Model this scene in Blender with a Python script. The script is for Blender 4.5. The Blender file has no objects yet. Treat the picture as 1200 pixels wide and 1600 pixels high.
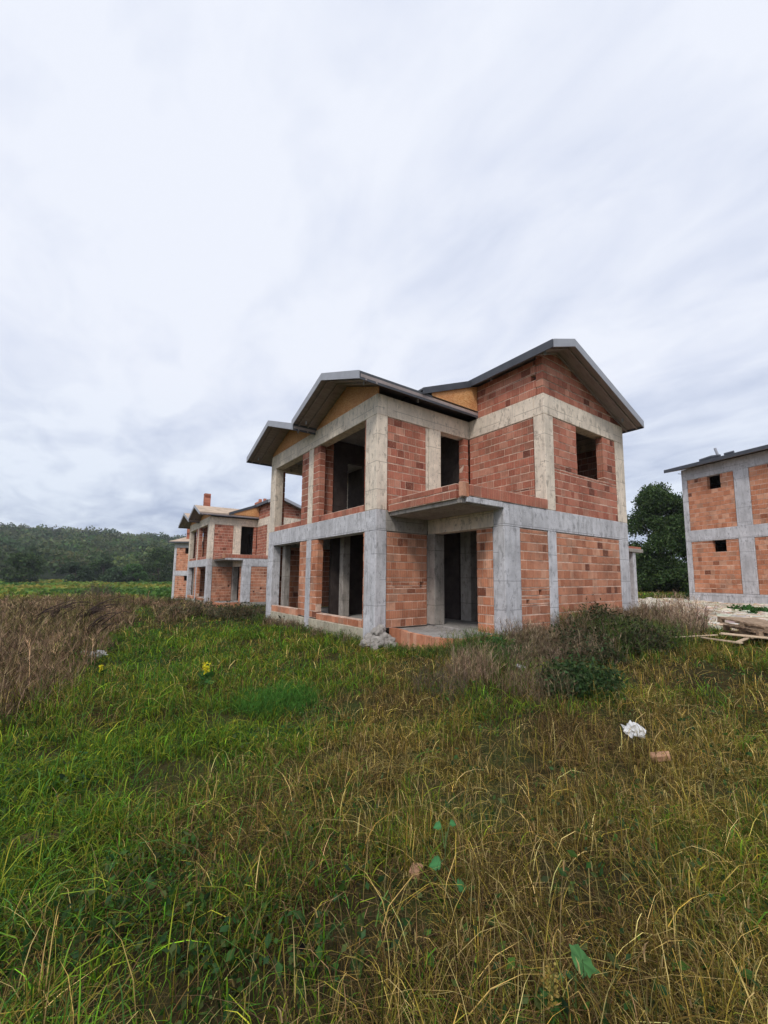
import bpy, bmesh, math, random
import numpy as np
from math import radians, sin, cos, pi, atan2, sqrt
random.seed(7)
RNG = np.random.default_rng(11)
SC = bpy.context.scene
COL = SC.collection

# ------------------------------------------------------------------ camera
# world frame: x runs along the right-hand facade, y along the left-hand facade, z=0 is the ground-floor slab
F, CX, CY, TILT, ROLL, YAW = 658.84, 618.19, 827.13, 0.1137, 0.0080, 0.6362
CAM = np.array([-5.6226, -8.4161, 1.1859])
fw = np.array([sin(YAW)*cos(TILT), cos(YAW)*cos(TILT), sin(TILT)])
rt0 = np.array([cos(YAW), -sin(YAW), 0.0]); up0 = np.cross(rt0, fw)
rt = rt0*cos(ROLL)+up0*sin(ROLL); up = -rt0*sin(ROLL)+up0*cos(ROLL)
cd = bpy.data.cameras.new('camera'); cam = bpy.data.objects.new('camera', cd); COL.objects.link(cam)
import mathutils
M = mathutils.Matrix.Identity(4)
for i in range(3):
    M[i][0] = rt[i]; M[i][1] = up[i]; M[i][2] = -fw[i]; M[i][3] = CAM[i]
cam.matrix_world = M
cd.sensor_fit = 'HORIZONTAL'; cd.sensor_width = 36; cd.lens = 36*F/1200
cd.shift_x = -(CX-600)/1200; cd.shift_y = (CY-800)/1200
cd.clip_start = 0.05; cd.clip_end = 6000
SC.camera = cam

# ------------------------------------------------------------------ light
SUN_EL, SUN_AZ = radians(48), YAW + pi + radians(14)      # azimuth measured from +Y towards +X
w = bpy.data.worlds.new('World'); SC.world = w; w.use_nodes = True
nt = w.node_tree; nt.nodes.clear(); N = nt.nodes.new; LK = nt.links.new
out = N('ShaderNodeOutputWorld'); bg = N('ShaderNodeBackground'); LK(bg.outputs[0], out.inputs[0])
bg.inputs['Strength'].default_value = 0.1
sky = N('ShaderNodeTexSky'); sky.sky_type = 'NISHITA'; sky.sun_disc = False
sky.sun_elevation = SUN_EL; sky.sun_rotation = SUN_AZ; sky.dust_density = 3
tc = N('ShaderNodeTexCoord'); sep = N('ShaderNodeSeparateXYZ'); LK(tc.outputs['Generated'], sep.inputs[0])
def mth(op, a, b=None, c=None):
    n = N('ShaderNodeMath'); n.operation = op
    for i, v in enumerate((a, b, c)):
        if v is None: continue
        if isinstance(v, (int, float)): n.inputs[i].default_value = v
        else: LK(v, n.inputs[i])
    return n.outputs[0]
zc = mth('MAXIMUM', sep.outputs[2], 0.0); den = mth('ADD', zc, 0.16)
px_ = mth('DIVIDE', sep.outputs[0], den); py_ = mth('DIVIDE', sep.outputs[1], den)
cmb = N('ShaderNodeCombineXYZ'); LK(px_, cmb.inputs[0]); LK(py_, cmb.inputs[1])
def noise(scale, rotz, sx, sy, detail, rough, dist=0.0, off=0.0):
    mp = N('ShaderNodeMapping'); mp.inputs['Rotation'].default_value = (0, 0, rotz); mp.inputs['Scale'].default_value = (sx, sy, 1)
    mp.inputs['Location'].default_value = (off, off*.7, off*.3)
    LK(cmb.outputs[0], mp.inputs[0]); n = N('ShaderNodeTexNoise'); n.inputs['Scale'].default_value = scale
    n.inputs['Detail'].default_value = detail; n.inputs['Roughness'].default_value = rough; n.inputs['Distortion'].default_value = dist
    LK(mp.outputs[0], n.inputs['Vector']); return n.outputs['Fac']
n1 = noise(1.25, 1.0, 1.35, 0.75, 6, .5, .7, 3.1); n2 = noise(4.0, 1.2, 1.3, 0.8, 6, .55, .5, 7.7); n3 = noise(.55, .7, 1, 1, 3, .5, 0, 1.3)
mix_n = mth('ADD', mth('MULTIPLY', n1, .50), mth('ADD', mth('MULTIPLY', n2, .30), mth('MULTIPLY', n3, .25)))
cr = N('ShaderNodeValToRGB'); LK(mix_n, cr.inputs[0]); e = cr.color_ramp.elements
e[0].position = .41; e[0].color = (5.15, 5.65, 6.9, 1); e[1].position = .60; e[1].color = (7.15, 7.45, 8.2, 1)
e.new(.50).color = (6.2, 6.6, 7.65, 1)
# thicker, bluer deck low down
el = N('ShaderNodeMapRange'); LK(sep.outputs[2], el.inputs[0]); el.inputs[1].default_value = 0.02; el.inputs[2].default_value = .40
low = N('ShaderNodeValToRGB'); LK(mix_n, low.inputs[0]); e = low.color_ramp.elements
e[0].position = .42; e[0].color = (3.0, 3.65, 5.1, 1); e[1].position = .60; e[1].color = (6.2, 6.9, 7.9, 1)
mx = N('ShaderNodeMixRGB'); LK(el.outputs[0], mx.inputs[0]); LK(low.outputs[0], mx.inputs[1]); LK(cr.outputs[0], mx.inputs[2])
mx2 = N('ShaderNodeMixRGB'); mx2.inputs[0].default_value = .94; LK(sky.outputs[0], mx2.inputs[1]); LK(mx.outputs[0], mx2.inputs[2])
LK(mx2.outputs[0], bg.inputs['Color'])
sl = bpy.data.lights.new('sun', 'SUN'); sl.energy = 1.5; sl.angle = radians(12); sl.color = (1, .95, .88)
so = bpy.data.objects.new('sun', sl); COL.objects.link(so)
sd = mathutils.Vector((sin(SUN_AZ)*cos(SUN_EL), cos(SUN_AZ)*cos(SUN_EL), sin(SUN_EL)))
so.rotation_euler = sd.to_track_quat('Z', 'Y').to_euler()
SC.view_settings.view_transform = 'Standard'; SC.view_settings.look = 'None'; SC.view_settings.gamma = 1
SC.view_settings.exposure = 0.36
SC.render.engine = 'CYCLES'; SC.cycles.max_bounces = 5; SC.cycles.diffuse_bounces = 3; SC.cycles.transparent_max_bounces = 4

# ------------------------------------------------------------------ helpers
def tag(o, label=None, cat=None, group=None, kind=None):
    if label: o['label'] = label
    if cat: o['category'] = cat
    if group: o['group'] = group
    if kind: o['kind'] = kind
    return o
def empty(name, loc=(0, 0, 0), rz=0, **k):
    o = bpy.data.objects.new(name, None); COL.objects.link(o); o.location = loc; o.rotation_euler = (0, 0, rz); o.empty_display_size = .3
    return tag(o, **k)
def copy_tree(o, parent=None, mats=None):
    c = o.copy(); COL.objects.link(c); c.parent = parent
    if mats and c.type == 'MESH':
        for s in c.material_slots:
            if s.material.name in mats:
                c.data = c.data.copy(); break
        for i, m in enumerate(c.data.materials):
            if m.name in mats: c.data.materials[i] = mats[m.name]
    for ch in list(o.children): copy_tree(ch, c, mats)
    return c
def np_mesh(name, V, quads, mat, parent=None, col=None, tone=None, smooth=False, tris=None):
    """V (n,3), quads (m,4) int; col per-vertex rgb; tone per-face float"""
    me = bpy.data.meshes.new(name); V = np.asarray(V, np.float32)
    q = np.asarray(quads, np.int32).reshape(-1, 4); t = np.zeros((0, 3), np.int32) if tris is None else np.asarray(tris, np.int32)
    me.vertices.add(len(V)); me.vertices.foreach_set('co', V.ravel())
    me.loops.add(q.size+t.size); me.loops.foreach_set('vertex_index', np.concatenate([q.ravel(), t.ravel()]))
    me.polygons.add(len(q)+len(t))
    me.polygons.foreach_set('loop_start', np.concatenate([np.arange(len(q))*4, q.size+np.arange(len(t))*3]).astype(np.int32))
    me.polygons.foreach_set('use_smooth', np.full(len(q)+len(t), smooth))
    me.update(calc_edges=True)
    if col is not None:
        a = me.color_attributes.new('col', 'FLOAT_COLOR', 'POINT'); c4 = np.ones((len(V), 4), np.float32); c4[:, :3] = col
        a.data.foreach_set('color', c4.ravel())
    if tone is not None:
        a = me.attributes.new('tone', 'FLOAT', 'FACE'); a.data.foreach_set('value', np.asarray(tone, np.float32))
    me.materials.append(mat)
    o = bpy.data.objects.new(name, me); COL.objects.link(o); o.parent = parent
    return o
class MB:
    """collects boxes and prisms, then links them as ONE mesh object"""
    def __init__(s): s.v = []; s.f = []; s.t = []
    def box(s, x0, x1, y0, y1, z0, z1, tone=.5, jit=0.0):
        b = len(s.v)
        for z in (z0, z1):
            for (x, y) in ((x0, y0), (x1, y0), (x1, y1), (x0, y1)):
                s.v.append((x+random.uniform(-jit, jit), y+random.uniform(-jit, jit), z+random.uniform(-jit, jit)))
        for q in ((0, 3, 2, 1), (4, 5, 6, 7), (0, 1, 5, 4), (1, 2, 6, 5), (2, 3, 7, 6), (3, 0, 4, 7)):
            s.f.append([b+i for i in q]); s.t.append(tone)
        return s
    def prism(s, poly, d, tone=.5):
        """poly: list of 3-D points; d: extrusion vector"""
        b = len(s.v); n = len(poly); d = np.array(d)
        s.v += [tuple(p) for p in poly]; s.v += [tuple(np.array(p)+d) for p in poly]
        s.f.append([b+i for i in range(n)][::-1]); s.f.append([b+n+i for i in range(n)]); s.t += [tone, tone]
        for i in range(n):
            j = (i+1) % n; s.f.append([b+i, b+j, b+n+j, b+n+i]); s.t.append(tone)
        return s
    def tube(s, pts, r, n=8, tone=.5):
        b0 = len(s.v); m = len(pts)
        rs = r if hasattr(r, '__len__') else [r]*m
        P_ = [np.array(p, float) for p in pts]
        for i in range(m):
            d = P_[min(i+1, m-1)]-P_[max(i-1, 0)]; d /= np.linalg.norm(d)+1e-9
            a = np.cross(d, (0, 0, 1) if abs(d[2]) < .9 else (1, 0, 0)); a /= np.linalg.norm(a); c = np.cross(d, a)
            for k in range(n):
                th = 2*pi*k/n; s.v.append(tuple(P_[i]+rs[i]*(a*cos(th)+c*sin(th))))
        for i in range(m-1):
            for k in range(n):
                k2 = (k+1) % n; s.f.append([b0+i*n+k, b0+i*n+k2, b0+(i+1)*n+k2, b0+(i+1)*n+k]); s.t.append(tone)
        s.f.append([b0+k for k in range(n)][::-1]); s.f.append([b0+(m-1)*n+k for k in range(n)]); s.t += [tone, tone]
        return s
    def build(s, name, mat, parent=None, bevel=0, smooth=False, fix=True):
        me = bpy.data.meshes.new(name); me.from_pydata(s.v, [], s.f)
        a = me.attributes.new('tone', 'FLOAT', 'FACE'); a.data.foreach_set('value', np.array(s.t, np.float32))
        if fix or bevel:
            bm = bmesh.new(); bm.from_mesh(me); bmesh.ops.recalc_face_normals(bm, faces=bm.faces)
            if bevel: bmesh.ops.bevel(bm, geom=list(bm.edges), offset=bevel, segments=1, affect='EDGES')
            bm.to_mesh(me); bm.free()
        if smooth:
            for p in me.polygons: p.use_smooth = True
        me.materials.append(mat)
        o = bpy.data.objects.new(name, me); COL.objects.link(o); o.parent = parent
        return o

# value noise on the plane (numpy)
_T = RNG.random((256, 256))
def vn(x, y):
    x = np.asarray(x, float); y = np.asarray(y, float)
    xi = np.floor(x).astype(int); yi = np.floor(y).astype(int); fx = x-xi; fy = y-yi
    fx = fx*fx*(3-2*fx); fy = fy*fy*(3-2*fy)
    g = lambda a, b: _T[a & 255, b & 255]
    return (g(xi, yi)*(1-fx)+g(xi+1, yi)*fx)*(1-fy)+(g(xi, yi+1)*(1-fx)+g(xi+1, yi+1)*fx)*fy
def fbm(x, y, o=4):
    s = 0; a = .5; t = 0
    for i in range(o): s = s+a*vn(x*2**i+17*i, y*2**i+31*i); t += a; a *= .5
    return s/t
def sm(t): t = np.clip(t, 0, 1); return t*t*(3-2*t)
def H(x, y, lumps=True):
    x = np.asarray(x, float); y = np.asarray(y, float)
    h = -.44 + .56*sm((x-1)/13.5)*sm((60-y)/50) - .42*sm((y-9)/14) - .75*sm((y-22)/30)
    h = h + .17*np.exp(-((x-.7)**2+(y+2.4)**2)/1.7) + .13*np.exp(-((x-4.2)**2/9+(y+2.9)**2/1.4))
    if lumps:
        near = 1.0
        h = h + .16*(fbm(x*.55+3, y*.55+9, 3)-.5) + .07*(fbm(x*2.3, y*2.3, 3)-.5)
    return h
def Hs(x, y): return float(H(x, y))
def ray(px, py): return fw*F+rt*(px-CX)+up*(CY-py)
def ground_at(px, py):
    r = ray(px, py); z = -.42
    for _ in range(12):
        t = (z-CAM[2])/r[2]; p = CAM+t*r; z = .5*z+.5*Hs(p[0], p[1])
    return p[0], p[1], Hs(p[0], p[1])
def at_dist(px, d):
    r = ray(px, 900); h = r[:2]/np.hypot(r[0], r[1]); p = CAM[:2]+h*d
    return p[0], p[1]
def to_px(x, y, z):
    d0, d1, d2 = x-CAM[0], y-CAM[1], z-CAM[2]
    dz = d0*fw[0]+d1*fw[1]+d2*fw[2]; dz = np.where(dz < .05, .05, dz)
    return CX+F*(d0*rt[0]+d1*rt[1]+d2*rt[2])/dz, CY-F*(d0*up[0]+d1*up[1]+d2*up[2])/dz

# ------------------------------------------------------------------ materials
def new_mat(name, rough=.85):
    m = bpy.data.materials.new(name); m.use_nodes = True; t = m.node_tree; b = t.nodes['Principled BSDF']
    b.inputs['Roughness'].default_value = rough; b.inputs['Specular IOR Level'].default_value = .25
    return m, t, b
def nd(t, typ, **k):
    n = t.nodes.new(typ)
    for a, v in k.items():
        if a in ('op',): n.operation = v
        elif a == 'blend': n.blend_type = v
        elif isinstance(a, str) and a.startswith('i_'): n.inputs[a[2:].replace('_', ' ')].default_value = v
    return n
def tnoise(t, scale, detail=5, rough=.6, vec=None, sx=None):
    tcn = t.nodes.new('ShaderNodeTexCoord'); v = tcn.outputs['Object']
    if sx:
        mp = t.nodes.new('ShaderNodeMapping'); mp.inputs['Scale'].default_value = sx; t.links.new(v, mp.inputs[0]); v = mp.outputs[0]
    n = t.nodes.new('ShaderNodeTexNoise'); n.inputs['Scale'].default_value = scale; n.inputs['Detail'].default_value = detail
    n.inputs['Roughness'].default_value = rough; t.links.new(v, n.inputs['Vector']); return n.outputs['Fac']
def ramp(t, fac, *stops):
    r = t.nodes.new('ShaderNodeValToRGB'); t.links.new(fac, r.inputs[0]); el = r.color_ramp.elements
    el[0].position = stops[0][0]; el[0].color = (*stops[0][1], 1); el[1].position = stops[-1][0]; el[1].color = (*stops[-1][1], 1)
    for p, c in stops[1:-1]: el.new(p).color = (*c, 1)
    return r.outputs[0]
def mixc(t, fac, a, b, blend='MIX'):
    n = t.nodes.new('ShaderNodeMixRGB'); n.blend_type = blend
    for i, v in enumerate((fac, a, b)):
        if isinstance(v, (int, float)): n.inputs[i].default_value = v
        elif isinstance(v, tuple): n.inputs[i].default_value = (*v, 1)
        else: t.links.new(v, n.inputs[i])
    return n.outputs[0]
def bump(t, b, fac, strength=.4, dist=.01, prev=None):
    n = t.nodes.new('ShaderNodeBump'); n.inputs['Strength'].default_value = strength; n.inputs['Distance'].default_value = dist
    t.links.new(fac, n.inputs['Height'])
    if prev is not None: t.links.new(prev, n.inputs['Normal'])
    t.links.new(n.outputs[0], b.inputs['Normal']); return n.outputs[0]
def attr(t, name):
    n = t.nodes.new('ShaderNodeAttribute'); n.attribute_name = name; return n
def concrete(name, base, dark, stain, lines=.62, loff=0.0):
    m, t, b = new_mat(name, .9)
    c = ramp(t, tnoise(t, 2.2, 8, .65), (.3, dark), (.5, base), (.72, tuple(min(1, v*1.18) for v in base)))
    c = mixc(t, ramp(t, tnoise(t, 3.0, 6, .7, sx=(3.2, 3.2, .5)), (.50, (0, 0, 0)), (.68, (.75,)*3)), c, stain)
    c = mixc(t, ramp(t, tnoise(t, 28, 4, .7), (.60, (0, 0, 0)), (.72, (.55,)*3)), c, tuple(v*.55 for v in base))
    c = mixc(t, ramp(t, tnoise(t, 5.5, 7, .75, sx=(1.6, 1.6, .8)), (.545, (0, 0, 0)), (.60, (.70,)*3)), c, tuple(v*.42 for v in base))
    c = mixc(t, ramp(t, tnoise(t, 1.3, 4, .6, sx=(1, 1, .35)), (.47, (0, 0, 0)), (.68, (.6,)*3)), c, tuple(v*.6 for v in base))
    # shutter-board joints across the pour
    tcn = t.nodes.new('ShaderNodeTexCoord'); sp = t.nodes.new('ShaderNodeSeparateXYZ'); t.links.new(tcn.outputs['Object'], sp.inputs[0])
    def mm(op, a, bb):
        n = t.nodes.new('ShaderNodeMath'); n.operation = op
        for i, v in enumerate((a, bb)):
            if isinstance(v, (int, float)): n.inputs[i].default_value = v
            else: t.links.new(v, n.inputs[i])
        return n.outputs[0]
    wob = mm('MULTIPLY', tnoise(t, 3, 3), .02)
    fr = mm('PINGPONG', mm('ADD', mm('ADD', sp.outputs[2], wob), loff), lines/2)
    ln = mm('LESS_THAN', fr, .008)
    gate = mm('GREATER_THAN', tnoise(t, 1.1, 2), .44)
    c = mixc(t, mm('MULTIPLY', mm('MULTIPLY', ln, gate), .75), c, tuple(v*.4 for v in base))
    t.links.new(c, b.inputs['Base Color'])
    p = bump(t, b, tnoise(t, 45, 5, .7), .5, .008); bump(t, b, tnoise(t, 5, 4, .6), .6, .03, p)
    return m
M_CW = concrete('concrete_warm', (.80, .685, .56), (.64, .55, .455), (.48, .42, .35), .7, .15)
M_CG = concrete('concrete_grey', (.60, .59, .61), (.44, .43, .44), (.30, .295, .295), .62, .1)
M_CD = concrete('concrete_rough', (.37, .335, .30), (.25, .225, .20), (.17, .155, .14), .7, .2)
M_FD = concrete('foundation_plaster', (.50, .45, .34), (.38, .34, .25), (.26, .23, .17), 3.0, .3)
def brick_mat(name, ramp_cols, rib=.5):
    m, t, b = new_mat(name, .88)
    a = attr(t, 'tone').outputs['Fac']
    c = ramp(t, a, *ramp_cols)
    c = mixc(t, ramp(t, tnoise(t, 4, 5, .6), (.40, (0, 0, 0)), (.72, (.45,)*3)), c, (.36, .155, .095))
    c = mixc(t, ramp(t, tnoise(t, 1.1, 5, .65), (.48, (0, 0, 0)), (.68, (.55,)*3)), c, (.19, .085, .055))
    c = mixc(t, ramp(t, tnoise(t, 22, 4, .6), (.55, (0, 0, 0)), (.75, (.6,)*3)), c, (.58, .36, .25))
    # extruded ribs up the clay block
    tcn = t.nodes.new('ShaderNodeTexCoord'); sp = t.nodes.new('ShaderNodeSeparateXYZ'); t.links.new(tcn.outputs['Object'], sp.inputs[0])
    ad = t.nodes.new('ShaderNodeMath'); ad.operation = 'ADD'; t.links.new(sp.outputs[0], ad.inputs[0]); t.links.new(sp.outputs[1], ad.inputs[1])
    mu = t.nodes.new('ShaderNodeMath'); mu.operation = 'MULTIPLY'; t.links.new(ad.outputs[0], mu.inputs[0]); mu.inputs[1].default_value = 2*pi/.058
    sn = t.nodes.new('ShaderNodeMath'); sn.operation = 'SINE'; t.links.new(mu.outputs[0], sn.inputs[0])
    rf = ramp(t, sn.outputs[0], (.0, (.72,)*3), (.55, (1.0,)*3))
    c = mixc(t, ramp(t, tnoise(t, 2.5, 3), (.35, (.15,)*3), (.65, (.95,)*3)), c, rf, 'MULTIPLY')
    t.links.new(c, b.inputs['Base Color'])
    p = bump(t, b, sn.outputs[0], .35, .003); bump(t, b, tnoise(t, 35, 5, .6), .5, .006, p)
    return m
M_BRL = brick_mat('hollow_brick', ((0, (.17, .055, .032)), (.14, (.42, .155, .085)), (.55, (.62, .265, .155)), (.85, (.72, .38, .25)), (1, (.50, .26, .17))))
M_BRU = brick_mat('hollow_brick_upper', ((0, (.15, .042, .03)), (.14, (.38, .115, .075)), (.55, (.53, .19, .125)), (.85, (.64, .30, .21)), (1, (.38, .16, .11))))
M_BRO = brick_mat('hollow_brick_orange', ((0, (.20, .065, .035)), (.12, (.50, .18, .09)), (.55, (.70, .29, .16)), (.85, (.80, .43, .28)), (1, (.52, .27, .17))))
def plain(name, col, rough=.85, var=.25, scale=8, bmp=.3, sx=None, metal=0):
    m, t, b = new_mat(name, rough)
    c = ramp(t, tnoise(t, scale, 6, .65, sx=sx), (.3, tuple(v*(1-var) for v in col)), (.7, tuple(min(1, v*(1+var)) for v in col)))
    t.links.new(c, b.inputs['Base Color']); b.inputs['Metallic'].default_value = metal
    if bmp: bump(t, b, tnoise(t, scale*5, 4, .6, sx=sx), bmp, .006)
    return m
M_MORT = plain('mortar', (.66, .47, .37), .95, .55, 3)
M_ROOF = plain('roof_membrane', (.085, .09, .10), .6, .25, 3)
M_FASC = plain('fascia_metal', (.36, .37, .41), .5, .10, 4, .1)
M_EAVE = plain('eave_metal', (.075, .08, .095), .5, .2, 4, .1)
M_SOFF = plain('soffit_boards', (.33, .275, .265), .8, .25, 3, .3, (1, 5, 1))
M_SHEA = plain('roof_sheathing', (.47, .36, .27), .85, .25, 2)
def osb():
    m, t, b = new_mat('strand_board', .8)
    tcn = t.nodes.new('ShaderNodeTexCoord'); v = t.nodes.new('ShaderNodeTexVoronoi'); v.inputs['Scale'].default_value = 26
    mp = t.nodes.new('ShaderNodeMapping'); mp.inputs['Scale'].default_value = (1, 1, 2.4); t.links.new(tcn.outputs['Object'], mp.inputs[0]); t.links.new(mp.outputs[0], v.inputs['Vector'])
    sp = t.nodes.new('ShaderNodeSeparateColor'); t.links.new(v.outputs['Color'], sp.inputs[0])
    c = ramp(t, sp.outputs[0], (0, (.54, .23, .08)), (.5, (.72, .36, .14)), (1, (.80, .49, .24)))
    c = mixc(t, ramp(t, tnoise(t, 1.6, 4), (.35, (0, 0, 0)), (.75, (.6,)*3)), c, (.46, .17, .08))
    t.links.new(c, b.inputs['Base Color']); return m
M_OSB = osb()
M_INSHADE = plain('interior_painted_shade', (.055, .042, .038), .95, .35, 3)  # room shade painted into the colour of the partition bricks and their mortar
M_SLAB = concrete('slab_concrete', (.36, .34, .32), (.25, .24, .225), (.18, .17, .16), 5, .3)
M_BAG = plain('white_plastic', (.66, .66, .66), .45, .10, 12, .3)
M_WOOD = plain('weathered_timber', (.36, .26, .18), .85, .35, 5, .5, (1.5, 1.5, 6))
M_PLANK = plain('pale_timber', (.55, .42, .29), .85, .25, 5, .5, (3, 3, 3))
M_BARK = plain('bark', (.075, .055, .04), .95, .35, 8, .8, (1, 1, .3))
M_STONE = plain('cement_rubble', (.30, .275, .25), .95, .35, 9, .9)
M_PALE = plain('pale_stone', (.55, .50, .42), .95, .25, 6, .7)
M_CLAY = plain('broken_brick_clay', (.44, .25, .15), .9, .3, 14, .5)
def foliage(name, trans=.28, rough=.6, var=.35):
    m = bpy.data.materials.new(name); m.use_nodes = True; t = m.node_tree; b = t.nodes['Principled BSDF']
    b.inputs['Roughness'].default_value = rough; b.inputs['Specular IOR Level'].default_value = .18
    a = attr(t, 'col').outputs['Color']; t.links.new(a, b.inputs['Base Color'])
    tr = t.nodes.new('ShaderNodeBsdfTranslucent'); t.links.new(a, tr.inputs[0])
    mxs = t.nodes.new('ShaderNodeMixShader'); mxs.inputs[0].default_value = trans
    t.links.new(b.outputs[0], mxs.inputs[1]); t.links.new(tr.outputs[0], mxs.inputs[2])
    t.links.new(mxs.outputs[0], t.nodes['Material Output'].inputs[0]); return m
M_LEAF = foliage('foliage'); M_DRY = foliage('dry_stalks', .15, .8)

# ------------------------------------------------------------------ ground
def build_ground():
    u = np.linspace(-1, 1, 341); k = 5.2
    g = np.sinh(u*k)/np.sinh(k)*2600
    gx, gy = np.meshgrid(g-1.0, g+1.0, indexing='ij')
    z = H(gx, gy)
    # path of flattened grass and a low soil bank at the house corner
    V = np.stack([gx.ravel(), gy.ravel(), z.ravel()], 1); n = len(g)
    i = np.arange(n-1)[:, None]*n+np.arange(n-1)[None, :]; i = i.ravel()
    Q = np.stack([i, i+n, i+n+1, i+1], 1)
    m, t, b = new_mat('soil_and_turf', .95)
    c = ramp(t, tnoise(t, .9, 8, .65), (.30, (.030, .024, .014)), (.5, (.050, .044, .020)), (.62, (.040, .055, .018)), (.75, (.085, .070, .038)))
    f = ramp(t, tnoise(t, .06, 5, .6), (.35, (.075, .115, .030)), (.6, (.11, .12, .04)), (.75, (.13, .115, .05)))
    tcn = t.nodes.new('ShaderNodeTexCoord'); ln = t.nodes.new('ShaderNodeVectorMath'); ln.operation = 'LENGTH'; t.links.new(tcn.outputs['Object'], ln.inputs[0])
    mr = t.nodes.new('ShaderNodeMapRange'); t.links.new(ln.outputs['Value'], mr.inputs[0]); mr.inputs[1].default_value = 18; mr.inputs[2].default_value = 40
    t.links.new(mixc(t, mr.outputs[0], c, f), b.inputs['Base Color'])
    bump(t, b, tnoise(t, 14, 6, .7), .9, .03); b.inputs['Specular IOR Level'].default_value = 0
    o = np_mesh('ground', V, Q, m, smooth=True); tag(o, kind='structure')
build_ground()

# ------------------------------------------------------------------ brick panels
def brick_wall(mb, mo, axis, c, u0, u1, z0, z1, holes=(), th=.19, course=.2, blen=.27, side=-1, inset=.014, offs=None):
    """wall in the plane axis=c; outward side is side*axis; u is the other horizontal axis"""
    z1 = z1-.012; u0 += .006; u1 -= .006
    zs = [z0]
    while zs[-1]+course*1.35 < z1: zs.append(zs[-1]+course*random.uniform(.97, 1.03))
    if z1-zs[-1] > .02: zs.append(z1)
    for h in holes:
        for hz in (h[2], h[3]):
            if z0+.02 < hz < z1-.02 and min(abs(hz-z) for z in zs) > .03: zs.append(hz)
            else:
                zs = [hz if (abs(hz-z) <= .03 and z0+.01 < z < z1-.01) else z for z in zs]
    zs = sorted(set(zs))
    def put(m_, a, b_, za, zb, o0, o1, tone):
        lo, hi = (c+o0, c+o1) if side < 0 else (c-o1, c-o0)
        if axis == 'x': m_.box(lo, hi, a, b_, za, zb, tone, .0015)
        else: m_.box(a, b_, lo, hi, za, zb, tone, .0015)
    for r, (za, zb) in enumerate(zip(zs[:-1], zs[1:])):
        zm = (za+zb)/2; iv = [(u0, u1)]
        for h in holes:
            if h[2] < zm < h[3]:
                nv = []
                for a, b_ in iv:
                    if h[1] <= a or h[0] >= b_: nv.append((a, b_)); continue
                    if h[0] > a: nv.append((a, h[0]))
                    if h[1] < b_: nv.append((h[1], b_))
                iv = nv
        for a, b_ in iv:
            if b_-a < .015: continue
            put(mo, a+.014, b_-.014, za, zb, inset+.0065, inset+th-.0065, .5)
            p = a-(random.uniform(.05, .2) if r % 2 else 0.0); gap = .012; vg = random.choice((.026, .030, .018))
            while p < b_-.01:
                L = blen*random.choice((1, 1, 1, .62, .62, .8)); q = min(p+L, b_)
                if b_-q < .05: q = b_
                s = max(p, a)
                if q-s > .03:
                    j = random.uniform(-.004, .004)
                    tone = min(1, max(0, random.gauss(.52, .20))) if random.random() > .05 else random.choice((0, .05, 1))
                    put(mb, s+gap/2, q-gap/2, za+vg/2, zb-vg/2, inset+j, inset+th+j, tone)
                p = q
def bricks(name, mat, parent, panels, **kk):
    for p in panels:
        mb, mo = MB(), MB()
        a, k = (p[:-1], dict(p[-1])) if isinstance(p[-1], dict) else (p, {})
        brick_wall(mb, mo, *a, **{**kk, **k})
        o = mb.build(name, mat, parent, fix=False); mo.build('mortar', M_MORT if mat is not M_INSHADE else M_INSHADE, o, fix=False)
    return o
def cbox(name, mat, parent, *b, bev=.012):
    return MB().box(*b).build(name, mat, parent, bevel=bev)

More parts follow.
